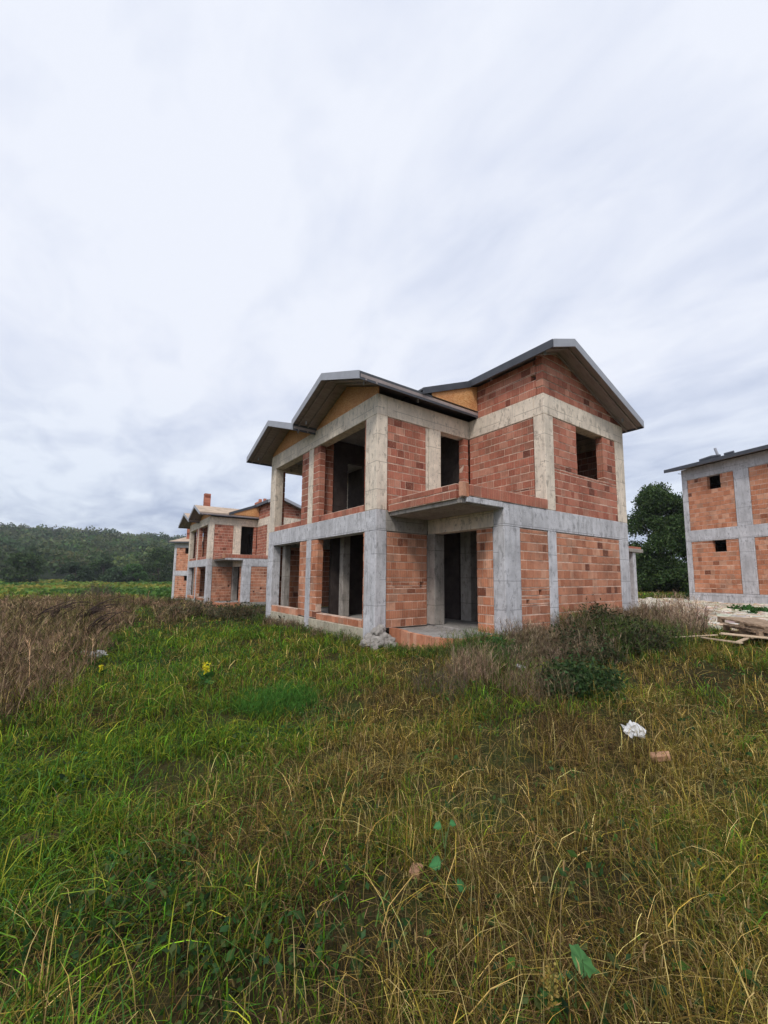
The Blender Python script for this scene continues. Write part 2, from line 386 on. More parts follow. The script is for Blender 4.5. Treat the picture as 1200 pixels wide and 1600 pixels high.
# ------------------------------------------------------------------ the villa
Z1B, Z1, Z2B, Z2 = 2.32, 2.84, 5.245, 5.78
L, R, XL, XU, YB = 7.33, 7.27, 1.644, 3.25, -2.528
SL = .36
def villa(root):
    C = lambda n, m, *b: cbox(n, m, root, *b)
    # ---- left facade (plane x=0), columns and beams
    for (z0, z1, m) in ((-.4, Z1B, M_CG), (Z1, Z2B, M_CW)):
        C('column', m, 0, .325, 0, .52, z0, z1)
        C('column', m, 0, .30, 3.61, 3.93, z0, z1)
        C('column', m, 0, .30, L-.52+.02, L, z0, z1)
    C('beam', M_CG, 0, .30, 0, L, Z1B, Z1); C('beam', M_CW, 0, .30, 0, L, Z2B, Z2)
    # ---- recessed wall (plane y=0)
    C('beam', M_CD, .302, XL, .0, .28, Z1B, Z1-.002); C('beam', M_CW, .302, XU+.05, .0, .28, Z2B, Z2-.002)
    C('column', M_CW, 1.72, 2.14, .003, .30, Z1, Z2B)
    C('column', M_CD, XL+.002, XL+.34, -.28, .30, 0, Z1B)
    bricks('brick_wall', M_BRL, root, [('y', 0, .33, 1.64, -.02, Z1B, [(1.40, 1.52, .92, 1.08)])], side=-1)
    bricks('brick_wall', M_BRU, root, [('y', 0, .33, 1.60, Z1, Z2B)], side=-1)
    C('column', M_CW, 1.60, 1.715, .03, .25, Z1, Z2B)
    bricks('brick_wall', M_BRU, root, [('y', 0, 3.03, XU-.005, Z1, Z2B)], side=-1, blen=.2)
    # ---- brick infill of the left facade, upper and lower storey
    bricks('brick_wall', M_BRU, root, [('x', 0, .525, .585, Z1, Z2B), ('x', 0, 3.155, 3.605, Z1, Z2B), ('x', 0, 3.935, 4.46, Z1, Z2B),
        ('x', 0, .59, 3.15, Z1, Z1+.19, {'course': .19, 'blen': .24}), ('x', 0, 4.465, L-.53, Z1, Z1+.19, {'course': .19, 'blen': .24})], side=-1)
    bricks('brick_wall', M_BRO, root, [('x', 0, .525, .585, -.02, Z1B), ('x', 0, 3.155, 3.605, -.02, Z1B), ('x', 0, 3.935, 4.46, -.02, Z1B),
        ('x', 0, .59, 3.15, -.06, .14, {'course': .19}), ('x', 0, 4.465, L-.53, -.06, .17, {'course': .22})], side=-1)
    # ---- plinth
    C('plinth', M_FD, .006, .28, .01, L-.01, -1.0, -.06)
    C('plinth', M_SLAB, 7.0, R-.01, YB+.02, L-.02, -1.0, -.02)
    C('plinth', M_SLAB, XL+.01, R-.02, YB+.02, YB+.3, -1.0, -.01)
    # ---- right block, lower: left face (plane x=XL) and front face (plane y=YB)
    C('column', M_CG, XL, XL+.55, YB, YB+.33, -.01, Z1B)
    C('beam', M_CW, XL, XL+.28, YB+.302, -.002, Z1B, Z1-.003)
    C('beam', M_CG, XL, R, YB, YB+.30, Z1B, Z1)
    bricks('brick_wall', M_BRO, root, [('x', XL, YB+.335, -1.70, -.02, Z1B, {'blen': .22, 'inset': .02})], side=-1)
    C('column', M_CG, 3.27, 3.60, YB, YB+.3, -.01, Z1B); C('column', M_CG, 6.74, R, YB, YB+.3, -.01, Z1B)
    bricks('brick_wall', M_BRL, root, [('y', YB, XL+.555, 3.265, -.02, Z1B, [(2.85, 2.95, .80, .93), (2.38, 2.48, .62, .72)])], side=-1)
    bricks('brick_wall', M_BRL, root, [('y', YB, 3.605, 6.735, -.02, Z1B)], side=-1)
    # ---- right block, upper
    C('column', M_CW, XU, 3.62, YB, YB+.32, Z1, Z2B); C('column', M_CW, 6.76, R, YB, YB+.3, Z1, Z2B)
    C('beam', M_CW, XU, R, YB, YB+.30, Z2B, Z2); C('beam', M_CW, XU, XU+.28, YB+.302, -.002, Z2B, Z2-.002)
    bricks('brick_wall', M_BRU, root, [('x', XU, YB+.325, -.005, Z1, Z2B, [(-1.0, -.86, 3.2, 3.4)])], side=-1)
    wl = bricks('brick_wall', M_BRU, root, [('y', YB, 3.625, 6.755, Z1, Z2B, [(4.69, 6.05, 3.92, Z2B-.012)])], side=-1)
    MB().box(4.68, 6.06, YB+.03, YB+.18, 3.903, 3.918).build('window_sill', M_MORT, wl)
    # ---- gable brickwork of the right block
    RX, RZ = 3.88, 7.16                         # ridge of the right roof (top)
    def rz(x): return RZ-.17-SL*abs(x-RX)-.05
    mb, mo = MB(), MB()
    z = Z2
    while z < rz(RX)+.05:
        zt = z+.195
        a = max(XU+.0, RX-(RZ-.15-z)/SL); b_ = min(R-.02, RX+(RZ-.15-z)/SL)
        if b_-a > .1: brick_wall(mb, mo, 'y', YB, a, b_, z, zt, side=-1)
        z = zt
    g = mb.build('gable_wall', M_BRU, root, fix=False); gm = mo.build('mortar', M_MORT, g, fix=False)
    for o_ in (g, gm):
        bm = bmesh.new(); bm.from_mesh(o_.data)
        for sg in (-1, 1):
            bmesh.ops.bisect_plane(bm, geom=list(bm.verts)+list(bm.edges)+list(bm.faces), plane_co=(RX, 0, RZ-.13), plane_no=(sg*SL, 0, 1), clear_outer=True)
        bm.to_mesh(o_.data); bm.free()
    bricks('brick_wall', M_BRU, root, [('x', XU, YB+.20, -.28, Z2, 6.74, [(YB+.2, YB+.36, 6.2, 6.36)])], side=-1)
    # side and rear walls of the whole villa
    for (z0, z1, zb, m) in ((0, Z1B, Z1, M_CG), (Z1, Z2B, Z2, M_CW)):
        C('column', m, R-.3, R, 2.2, 2.6, z0, z1); C('column', m, R-.3, R, L-.4, L, z0, z1); C('beam', m, R-.3, R, YB+.302, L, z1, zb)
        C('beam', m, .302, R-.302, L-.3, L, z1, zb); C('column', m, 3.3, 3.6, L-.3, L, z0, z1)
        bricks('brick_wall', M_BRL if z0 == 0 else M_BRU, root, [('x', R, YB+.31, 2.19, z0, z1), ('x', R, 2.61, L-.41, z0, z1)], side=1)
    bricks('brick_wall', M_BRL, root, [('y', L, .31, 3.29, 0, Z1B), ('y', L, 3.61, R-.31, 0, Z1B)], side=1)
    bricks('brick_wall', M_BRU, root, [('y', L, .31, .50, Z1, Z2B), ('y', L, 3.61, R-.31, Z1, Z2B), ('y', L, .51, 3.29, Z1, Z1+.19, {'course': .19})], side=1)
    # ---- interior: slabs, partitions, inner columns
    C('floor_slab', M_SLAB, .285, R-.30, .302, L-.302, -.16, -.006); C('floor_slab', M_SLAB, XL+.03, R-.30, YB+.302, .298, -.16, -.004)
    MB().box(.30, R-.30, .285, L-.302, Z1-.16, Z1-.01).box(XL+.285, R-.30, YB+.302, .283, Z1-.16, Z1-.01).build('floor_slab', M_SLAB, root)
    MB().box(.30, R-.302, .285, L-.302, Z2-.17, Z2-.012).box(XU+.285, R-.302, YB+.302, .283, Z2-.17, Z2-.012).build('ceiling_slab', M_SLAB, root)
    W_ = Z1-.17; U_ = Z2-.18
    bricks('partition_wall', M_INSHADE, root, [('y', 3.35, .62, 1.05, .0, W_)])
    bricks('partition_wall', M_INSHADE, root, [('y', 3.45, 1.055, 4.6, .0, W_, [(1.9, 2.7, 0, 2.1)]), ('x', 4.7, .3, 7.0, .0, W_, [(4.6, 5.4, 0, 2.1)]), ('y', 1.3, 3.2, 4.6, .0, W_, [(3.7, 4.4, 0, 2.1)]), ('x', 3.1, .31, 3.3, 0, W_, [(1.4, 2.2, 0, 2.1)])])
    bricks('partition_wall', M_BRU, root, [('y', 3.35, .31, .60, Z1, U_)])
    bricks('partition_wall', M_INSHADE, root, [('y', 3.40, .605, 3.1, Z1, U_, [(1.15, 1.8, Z1, Z1+2.1)]), ('x', 3.2, .3, 7.0, Z1, U_, [(1.2, 2.0, Z1, Z1+2.1)]), ('y', 1.5, 3.42, 6.9, Z1, U_)])
    C('column', M_CD, .75, 1.0, 2.9, 3.12, 0, Z1-.17); C('column', M_CD, 3.1, 3.45, -.15, .25, 0, Z1-.17)
    C('column', M_CD, .34, .56, 6.5, 6.75, 0, Z1-.17)
    # ---- balcony
    b = empty('balcony'); b.parent = root
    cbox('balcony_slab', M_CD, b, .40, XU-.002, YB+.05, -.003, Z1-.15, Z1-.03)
    cbox('slab_edge', M_CG, b, .50, XL-.003, YB-.01, YB+.048, Z1-.13, Z1-.004)
    bricks('parapet', M_BRU, b, [('x', .34, -2.40, -.005, Z1-.05, Z1+.27, {'course': .17, 'blen': .32, 'inset': .0, 'th': .10}),
                                 ], side=-1)
    bricks('parapet', M_BRO, b, [('y', YB-.02, .345, .56, Z1-.025, Z1+.29, {'course': .4, 'blen': .19, 'inset': .0, 'th': .1}),
                                 ], side=-1)
    bricks('parapet', M_BRU, b, [('y', YB-.02, .565, XU+.02, Z1+.004, Z1+.255, {'course': .4, 'blen': .21, 'inset': .0, 'th': .1})], side=-1)
    # ---- terrace with a curved kerb of soldier bricks
    t_ = empty('terrace'); t_.parent = root
    pts = [(.42, .0), (.36, -.5), (.26, -1.0), (.19, -1.5), (.19, -1.9), (.30, -2.18), (.55, -2.33), (.9, -2.38), (1.3, -2.36), (1.66, -2.36)]
    P2 = [np.array(pts[0], float)]
    for i in range(len(pts)-1):
        p0 = np.array(pts[max(i-1, 0)], float); p1 = np.array(pts[i], float); p2 = np.array(pts[i+1], float); p3 = np.array(pts[min(i+2, len(pts)-1)], float)
        for s in np.linspace(0, 1, 9)[1:]:
            P2.append(.5*((2*p1)+(-p0+p2)*s+(2*p0-5*p1+4*p2-p3)*s*s+(-p0+3*p1-3*p2+p3)*s**3))
    P2 = np.array(P2); dd = np.r_[0, np.cumsum(np.linalg.norm(np.diff(P2, axis=0), axis=1))]
    mb = MB(); s = 0
    while s < dd[-1]-.1:
        e_ = min(s+.145, dd[-1]); a = np.array([np.interp(s+.005, dd, P2[:, k]) for k in (0, 1)]); c_ = np.array([np.interp(e_-.005, dd, P2[:, k]) for k in (0, 1)])
        d_ = (c_-a)/np.linalg.norm(c_-a); n_ = np.array([-d_[1], d_[0]]); n_ = n_ if n_ @ (np.array([1.4, -1])-a) > 0 else -n_
        zt = -.015+random.uniform(-.008, .008); o_ = random.uniform(-.006, .006)
        q = [a-n_*o_, c_-n_*o_, c_+n_*.1, a+n_*.1]
        mb.prism([(p[0], p[1], -.38) for p in q], (0, 0, .38+zt), random.gauss(.55, .2)); s = e_
    mb.build('kerb', M_BRO, t_)
    poly = [(p[0]+.06, p[1]+.05) for p in P2[::3]]+[(1.64, -.01), (.45, -.005)]
    MB().prism([(x, y, -.40) for x, y in poly], (0, 0, .355)).build('terrace_slab', M_SLAB, t_)
    # ---- roofs
    def slope(ax, e0, z0, e1, z1, a, b_, th=.15):
        """one roof plane; profile runs from (e0,z0) to (e1,z1) across ax, extruded a..b_ along the other axis; returns profile maker"""
        def pr(off0, off1, mb, aa, bb):
            P_ = [(e0, z0-off0), (e1, z1-off0), (e1, z1-off1), (e0, z0-off1)]
            if ax == 'y': mb.prism([(aa, p[0], p[1]) for p in P_], (bb-aa, 0, 0))
            else: mb.prism([(p[0], aa, p[1]) for p in P_], (0, bb-aa, 0))
        return pr
    def gable_roof(name, ax, el, er, rg, ze_l, ze_r, zr, a, b_, a_l=None, end=True, sheath=M_ROOF):
        """ridge along the other axis from a to b_"""
        r = empty(name); r.parent = root
        top, sof = MB(), MB()
        for e0, z0, aa in ((el, ze_l, a if a_l is None else a_l), (er, ze_r, a)):
            p = slope(ax, e0, z0, rg, zr, aa, b_)
            p(0, .05, top, aa, b_); p(.055, .135, sof, aa+.03, b_-.03)
        top.build('roof_deck', sheath, r); sof.build('soffit', M_SOFF, r)
        ft = MB()
        for e0, z0, aa in ((el, ze_l, a if a_l is None else a_l), (er, ze_r, a)):
            s0 = (z0-zr)/(abs(e0-rg)); P_ = [(e0, z0+.012), (rg, zr+.012), (rg, zr-.19), (e0, z0-.19)]
            ft.prism([((aa-.025), p[0], p[1]) if ax == 'y' else (p[0], aa-.025, p[1]) for p in P_], (.022, 0, 0) if ax == 'y' else (0, .022, 0))
        ft.build('fascia', M_FASC, r)
        for e0, z0, aa, sg in ((el, ze_l, a if a_l is None else a_l, -1), (er, ze_r, a, 1)):
            lo, hi = (e0-.028, e0-.004) if sg < 0 else (e0+.004, e0+.028)
            if ax == 'y': MB().box(aa-.002, b_, lo, hi, z0-.19, z0+.010).build('eave_board', M_EAVE, r)
            else: MB().box(lo, hi, aa-.002, b_, z0-.19, z0+.010).build('eave_board', M_EAVE, r)
        for e0, z0, aa in ((el, ze_l, a if a_l is None else a_l), (er, ze_r, a)):
            for k in (.25, .75):
                ee = e0+(rg-e0)*.16; zz = z0+(zr-z0)*.16-.15
                q = aa+.3 if k < .5 else aa+2.0
                if ax == 'y': MB().box(q, q+.04, ee-.02, ee+.02, zz-.1, zz).build('gutter_bracket', M_FASC, r)
                else: MB().box(ee-.02, ee+.02, q, q+.04, zz-.1, zz).build('gutter_bracket', M_FASC, r)
        # rafters under the overhang
        for e0, z0, aa in ((el, ze_l, a if a_l is None else a_l), (er, ze_r, a)):
            for q in (aa+.16, aa+.46):
                P_ = [(e0, z0-.14), (rg, zr-.14), (rg, zr-.18), (e0, z0-.18)]; rf = MB()
                if ax == 'y': rf.prism([(q, p[0], p[1]) for p in P_], (.045, 0, 0))
                else: rf.prism([(p[0], q, p[1]) for p in P_], (0, .045, 0))
                rf.build('rafter', M_SOFF, r)
        return r
    gable_roof('gable_roof', 'y', 3.60, -.36, 1.62, 5.965, 5.985, 6.70, -.75, 3.9)
    gable_roof('gable_roof', 'y', 8.0, 3.50, 5.72, 5.79, 5.845, 6.61, -.752, 3.9)
    gable_roof('gable_roof', 'x', XU-.29, 7.50, RX, 6.83, 5.86, RZ, YB-.5, L+.4)
    # lower continuation of the right roof's left slope, behind the step
    low = empty('roof_skirt'); low.parent = root
    z_s = 6.83-.0; x_s = XU-.265; xe = 1.15; ze = z_s-.40*(x_s-xe)
    P_ = [(xe, ze), (x_s, z_s-.008), (x_s, z_s-.058), (xe, ze-.05)]
    MB().prism([(p[0], -.38, p[1]) for p in P_], (0, L+.7, 0)).build('roof_deck', M_ROOF, low)
    MB().prism([(xe, -.41, ze+.005), (x_s, -.41, z_s), (x_s, -.41, z_s-.19), (xe, -.41, ze-.17)], (0, .025, 0)).build('eave_board', M_EAVE, low)
    # strand-board gable fillings
    def board(name, poly, d): return MB().prism(poly, d).build(name, M_OSB, root)
    g1 = lambda y: 6.70-.15-(.725/1.98)*abs(y-1.62); g2 = lambda y: 6.61-.15-.358*abs(y-5.72)
    board('gable_board', [(.03, .02, Z2+.002), (.03, 3.52, Z2+.002), (.03, 3.5, g1(3.5)), (.03, 1.62, g1(1.62)), (.03, .02, g1(.02))], (.03, 0, 0))
    board('gable_board', [(.032, 3.53, Z2+.002), (.032, L-.02, Z2+.002), (.032, L-.02, g2(L-.02)), (.032, 5.72, g2(5.72)), (.032, 3.53, g2(3.53))], (.03, 0, 0))
    board('gable_board', [(1.5, -.36, 5.93), (XU-.01, -.36, 5.93), (XU-.01, -.36, z_s-.10), (1.5, -.36, ze+.02)], (0, .03, 0))
    # ---- little side porch beyond the right wall
    p = empty('side_porch'); p.parent = root
    cbox('canopy_slab', M_CD, p, R+.01, 8.62, -2.35, -.5, 2.02, 2.13); cbox('column', M_CG, p, 8.02, 8.2, -2.30, -2.12, -.6, 2.02)
    MB().box(R+.05, 8.58, -2.3, -.55, 2.134, 2.20, .4).build('brick_kerb', M_BRU, p)

v1 = empty('house', label='nearest unfinished two-storey brick and concrete house with grey gabled roofs, filling the centre', cat='house', group='unfinished brick houses')
villa(v1)
def sub(o, **k):
    return tag(o, **k)
v2 = copy_tree(v1, None, {'roof_membrane': M_SHEA}); v2.location = (1.2, 22.35, -.48); v2.rotation_euler = (0, 0, radians(-.8))
tag(v2, 'middle unfinished house on the left with bare beige roof boards and tall brick chimney', 'house', 'unfinished brick houses')
def chimney(par, x, y, z0, z1, w_=.45, pots=False):
    mb, mo = MB(), MB()
    z = z0
    while z < z1-.05:
        zt = min(z+.2, z1)
        for a, b_, c_, d_ in ((x, x+w_, y, y+.1), (x, x+w_, y+w_-.1, y+w_), (x, x+.1, y+.105, y+w_-.105), (x+w_-.1, x+w_, y+.105, y+w_-.105)):
            mb.box(a, b_, c_, d_, z+.005, zt-.005, random.gauss(.5, .25), .003)
        z = zt
    mb.box(x+.11, x+w_-.11, y+.11, y+w_-.11, z0, z1-.15, .0)
    return mb.build('chimney', M_BRU, par)
chimney(v2, .55, 5.0, 5.9, 8.25, .45)
c_ = chimney(v2, 3.75, 1.4, 6.7, 7.45, 1.1)
for k in range(3): MB().box(3.78+.36*k, 3.98+.36*k, 1.45, 1.65, 7.451, 7.62+.09*(k % 2), .6).build('chimney_pot', M_BRU, c_)
# ------------------------------------------------------------------ building on the right
def right_building():
    th = radians(-106)
    r = empty('house', (17.16, -.61, .62), th, label='unfinished brick house cut by the right edge, with two small square windows', cat='house', group='unfinished brick houses')
    # local +x runs along the visible wall towards the viewer, outward side is -y
    W = 7.5
    C = lambda n, m, *b: cbox(n, m, r, *b)
    D = 7.0
    cols = ((0, .25), (2.24, 2.82), (5.2, 5.75), (W-.25, W))
    for z0, z1, zb in ((0, Z1B, Z1), (Z1, Z2B, Z2)):
        for a, b_ in cols: C('column', M_CG, a, b_, 0, .3, z0, z1)
        C('beam', M_CG, 0, W, 0, .3, z1, zb)
        for a, b_ in ((0, .3), (W-.3, W)):
            C('column', M_CG, a, b_, D-.3, D, z0, z1); C('beam', M_CG, a, b_, .302, D-.302, z1, zb)
        C('beam', M_CG, 0, W, D-.3, D, z1, zb)
        hole = {0: (1.18, 1.74, 1.80, Z1B-.01), Z1: (1.16, 1.70, Z1+1.78, Z2B-.01)}[z0]
        bricks('brick_wall', M_BRO, r, [('y', 0, cols[0][1]+.005, cols[1][0]-.005, z0, z1, [hole]), ('y', 0, cols[1][1]+.005, cols[2][0]-.005, z0, z1), ('y', 0, cols[2][1]+.005, cols[3][0]-.005, z0, z1)], side=-1)
        bricks('brick_wall', M_BRO, r, [('x', 0, .305, D-.305, z0, z1)], side=-1)
        bricks('brick_wall', M_BRO, r, [('x', W, .305, D-.305, z0, z1)], side=1)
        bricks('brick_wall', M_BRO, r, [('y', D, .305, W-.305, z0, z1)], side=1)
        C('floor_slab', M_SLAB, .305, W-.305, .305, D-.305, z0-.14, z0-.01)
    C('plinth', M_CG, 0, W, -.01, D, -.9, -.012)
    rf = empty('pitched_roof'); rf.parent = r
    # eave line along the wall, gentle slope upwards to a ridge
    z0, z1 = 5.86, 6.75; y0, yr, y1 = -.45, D/2, D+.45
    top, sof = MB(), MB()
    for ya, yb in ((y0, yr), (y1, yr)):
        top.prism([(-.5, ya, z0), (-.5, yb, z1), (-.5, yb, z1-.05), (-.5, ya, z0-.05)], (W+1.0, 0, 0))
        sof.prism([(-.48, ya, z0-.055), (-.48, yb, z1-.055), (-.48, yb, z1-.14), (-.48, ya, z0-.14)], (W+.96, 0, 0))
    top.build('roof_deck', M_FASC, rf); sof.build('soffit', M_SOFF, rf)
    MB().box(-.5, W+.5, y0-.03, y0-.005, z0-.14, z0+.012).build('eave_board', M_EAVE, rf)
    MB().box(-.5, -.475, 0.5, D-.5, Z2, Z2+.02).build('tie', M_EAVE, rf)
    MB().prism([(.03, .02, Z2+.002), (.03, D-.02, Z2+.002), (.03, D/2, z1-.16)], (.03, 0, 0)).build('gable_board', M_OSB, r)
    MB().prism([(W-.06, .02, Z2+.002), (W-.06, D-.02, Z2+.002), (W-.06, D/2, z1-.16)], (.03, 0, 0)).build('gable_board', M_OSB, r)
    # rolled membrane and a vent pipe lying on the roof
    v = MB(); v.tube([(1.55, .35, 5.95), (1.45, .25, 6.5)], .055, 8); v.build('vent_pipe', M_FASC, r)
    mbr = MB(); mbr.tube([(.9, .0, 6.04), (1.35, .12, 6.1), (1.8, -.02, 6.04)], [.06, .08, .05], 8); mbr.tube([(2.0, -.05, 6.03), (2.35, 0, 6.05)], .06, 8)
    mbr.build('membrane_roll', M_EAVE, r)
    return r
v4 = right_building()
v3 = copy_tree(v4, None, {'fascia_metal': M_SHEA, 'eave_metal': M_EAVE}); v3.location = (2.0, 40.98, -1.13); v3.rotation_euler = (0, 0, radians(-38))
tag(v3, 'farthest unfinished house, its beige roof edge and brick wall showing behind the middle house', 'house', 'unfinished brick houses')
for c_ in list(v3.children):
    if c_.name.split('.')[0] in ('vent_pipe', 'membrane_roll'): bpy.data.objects.remove(c_)
chimney(v3, .35, 1.6, 6.2, 7.7, .45)
# ------------------------------------------------------------------ leaf cards and blades (vectorised)
def cards(P, size, cols, up_bias=.0, asp=1.5, rng=RNG):
    """quads (kite-shaped leaves) centred on P; returns V,Q,C"""
    n = len(P); a = rng.normal(size=(n, 3)); a[:, 2] += up_bias; a /= np.linalg.norm(a, axis=1)[:, None]+1e-9
    b = rng.normal(size=(n, 3)); b -= (b*a).sum(1)[:, None]*a; b /= np.linalg.norm(b, axis=1)[:, None]+1e-9
    s = (size*rng.uniform(.6, 1.3, n))[:, None]
    c = np.cross(a, b)
    V = np.stack([P-a*s*asp/2, P+b*s/2+c*s*.08, P+a*s*asp/2, P-b*s/2+c*s*.08], 1).reshape(-1, 3)
    Q = np.arange(4*n).reshape(n, 4); C = np.repeat(cols, 4, axis=0)
    return V, Q, C
def blades(X, Y, Z, h, w_, az, lean, cols, segs=3, tipcol=None, droop=None, twist=True):
    """curved tapering blades; lean = horizontal reach / height"""
    n = len(X); s = np.linspace(0, 1, segs+1)[None, :]
    lean = lean[:, None]; hh = h[:, None]
    dz = np.sin(np.clip(s*np.minimum(1.2, 1), 0, 1)*pi/2)*hh*(1-.25*np.minimum(lean, 2)*s)
    dr = (s**1.6)*hh*lean
    if droop is not None: dz = dz-droop[:, None]*hh*s**4*.5
    dz = np.maximum(dz, .008*s)
    ca, sa = np.cos(az)[:, None], np.sin(az)[:, None]
    cx = X[:, None]+dr*ca; cy = Y[:, None]+dr*sa; cz = Z[:, None]+dz
    fa = az+pi/2+RNG.normal(0, .7, n); wx, wy = np.cos(fa)[:, None], np.sin(fa)[:, None]
    ww = w_[:, None]*(1-s*.88)*.5*(.75+.9*s*(1-s)*2)
    L_ = np.stack([cx-wx*ww, cy-wy*ww, cz], 2); R_ = np.stack([cx+wx*ww, cy+wy*ww, cz+ww*.3], 2)
    V = np.stack([L_, R_], 2).reshape(n, -1, 3); m = 2*(segs+1)
    base = (np.arange(n)*m)[:, None]; k = np.arange(segs)[None, :]*2
    Q = np.stack([base+k, base+k+1, base+k+3, base+k+2], 2).reshape(-1, 4)
    C = np.repeat(cols[:, None, :], m, axis=1)
    if tipcol is not None:
        f = np.repeat(s, 2, axis=1)[..., None]**2; C = C*(1-f)+tipcol[:, None, :]*f
    return V.reshape(-1, 3), Q, C.reshape(-1, 3)
def merge(parts):
    V, Q, C, o = [], [], [], 0
    for v, q, c in parts: V.append(v); Q.append(q+o); C.append(c); o += len(v)
    return np.concatenate(V), np.concatenate(Q), np.concatenate(C)
def pal(n, cols, var=.18):
    cols = np.array(cols); c = cols[RNG.integers(0, len(cols), n)]
    return np.clip(c*(1+RNG.normal(0, var, (n, 1)))*(1+RNG.normal(0, .05, (n, 3))), .004, .95)

# vegetation types by place, tabulated on a coarse grid over the plot (rows go outwards from the viewer)
GX = np.arange(0, 1201, 200); GY = np.array([925, 960, 1000, 1060, 1120, 1200, 1300, 1400, 1500, 1600])
G_GREEN = np.array([[.30, .35, .5, .5, .5, .5, .45], [.05, .35, .6, .6, .5, .45, .55], [.02, .75, .6, .30, .45, .35, .55], [.05, .92, .45, .30, .45, .35, .30], [.12, .55, .80, .28, .25, .28, .28],
                    [.65, .85, .65, .20, .15, .15, .25], [.88, .75, .35, .15, .14, .15, .45], [.80, .75, .35, .18, .22, .12, .50], [.60, .65, .40, .22, .2, .14, .30], [.50, .50, .45, .25, .3, .30, .30]])
G_BROWN = np.array([[.9, .8, .4, .4, .5, .4, .2], [1, .6, .3, .4, .6, .6, .2], [1, .2, .2, .45, .6, .5, .2], [.95, .1, .1, .35, .7, .35, .2], [.8, .3, .1, .35, .35, .25, .2],
                    [.3, .1, .1, .4, .25, .25, .2], [.25, .25, .5, .4, .3, .25, .2], [.3, .35, .5, .6, .3, .25, .2], [.4, .4, .5, .5, .3, .25, .2], [.4, .4, .4, .4, .3, .25, .2]])
G_GREEN[3:, 3:] *= .72
def table(T, x, y):
    u, v = to_px(x, y, H(x, y, False))
    u = np.clip(u, 0, 1199.9); v = np.clip(v, 925, 1599.9)
    i = np.clip(np.searchsorted(GY, v, 'right')-1, 0, len(GY)-2); fy = (v-GY[i])/(GY[i+1]-GY[i]); j = (u//200).astype(int); fx = u/200-j
    return (T[i, j]*(1-fx)+T[i, j+1]*fx)*(1-fy)+(T[i+1, j]*(1-fx)+T[i+1, j+1]*fx)*fy
v1box = [(-.02, 7.4, -.02, 7.4), (1.55, 7.4, -2.6, 0), (.2, 1.7, -2.3, 0)]
def inside(x, y, m=.0):
    r = np.zeros(len(x), bool)
    for a, b_, c_, d_ in v1box: r |= (x > a-m) & (x < b_+m) & (y > c_-m) & (y < d_+m)
    r |= (x > 1.0) & (x < 9) & (y > 22.2) & (y < 30); r |= (x > 1.3) & (x < 9) & (y > 19.8) & (y < 22.4)
    # right building
    dx, dy = x-17.16, y+.61; th = radians(-106); lx = dx*cos(th)+dy*sin(th); ly = -dx*sin(th)+dy*cos(th)
    r |= (lx > 0) & (lx < 7.5) & (ly > 0) & (ly < 7)
    return r
def scatter(n, r0, r1, k, az0=-58, az1=58):
    """n points, density falling like r**(-k)"""
    u = RNG.random(n)
    a = 2-k
    r = (r0**a+u*(r1**a-r0**a))**(1/a) if abs(a) > 1e-6 else r0*(r1/r0)**u
    az = np.radians(RNG.uniform(az0, az1, n))+YAW
    x = CAM[0]+r*np.sin(az); y = CAM[1]+r*np.cos(az)
    return x, y, r
def rubble_zone(x, y):
    u, v = to_px(x, y, H(x, y, False))
    return (x > 8.2) & (v > 938) & (v < 984) & (u > 985)

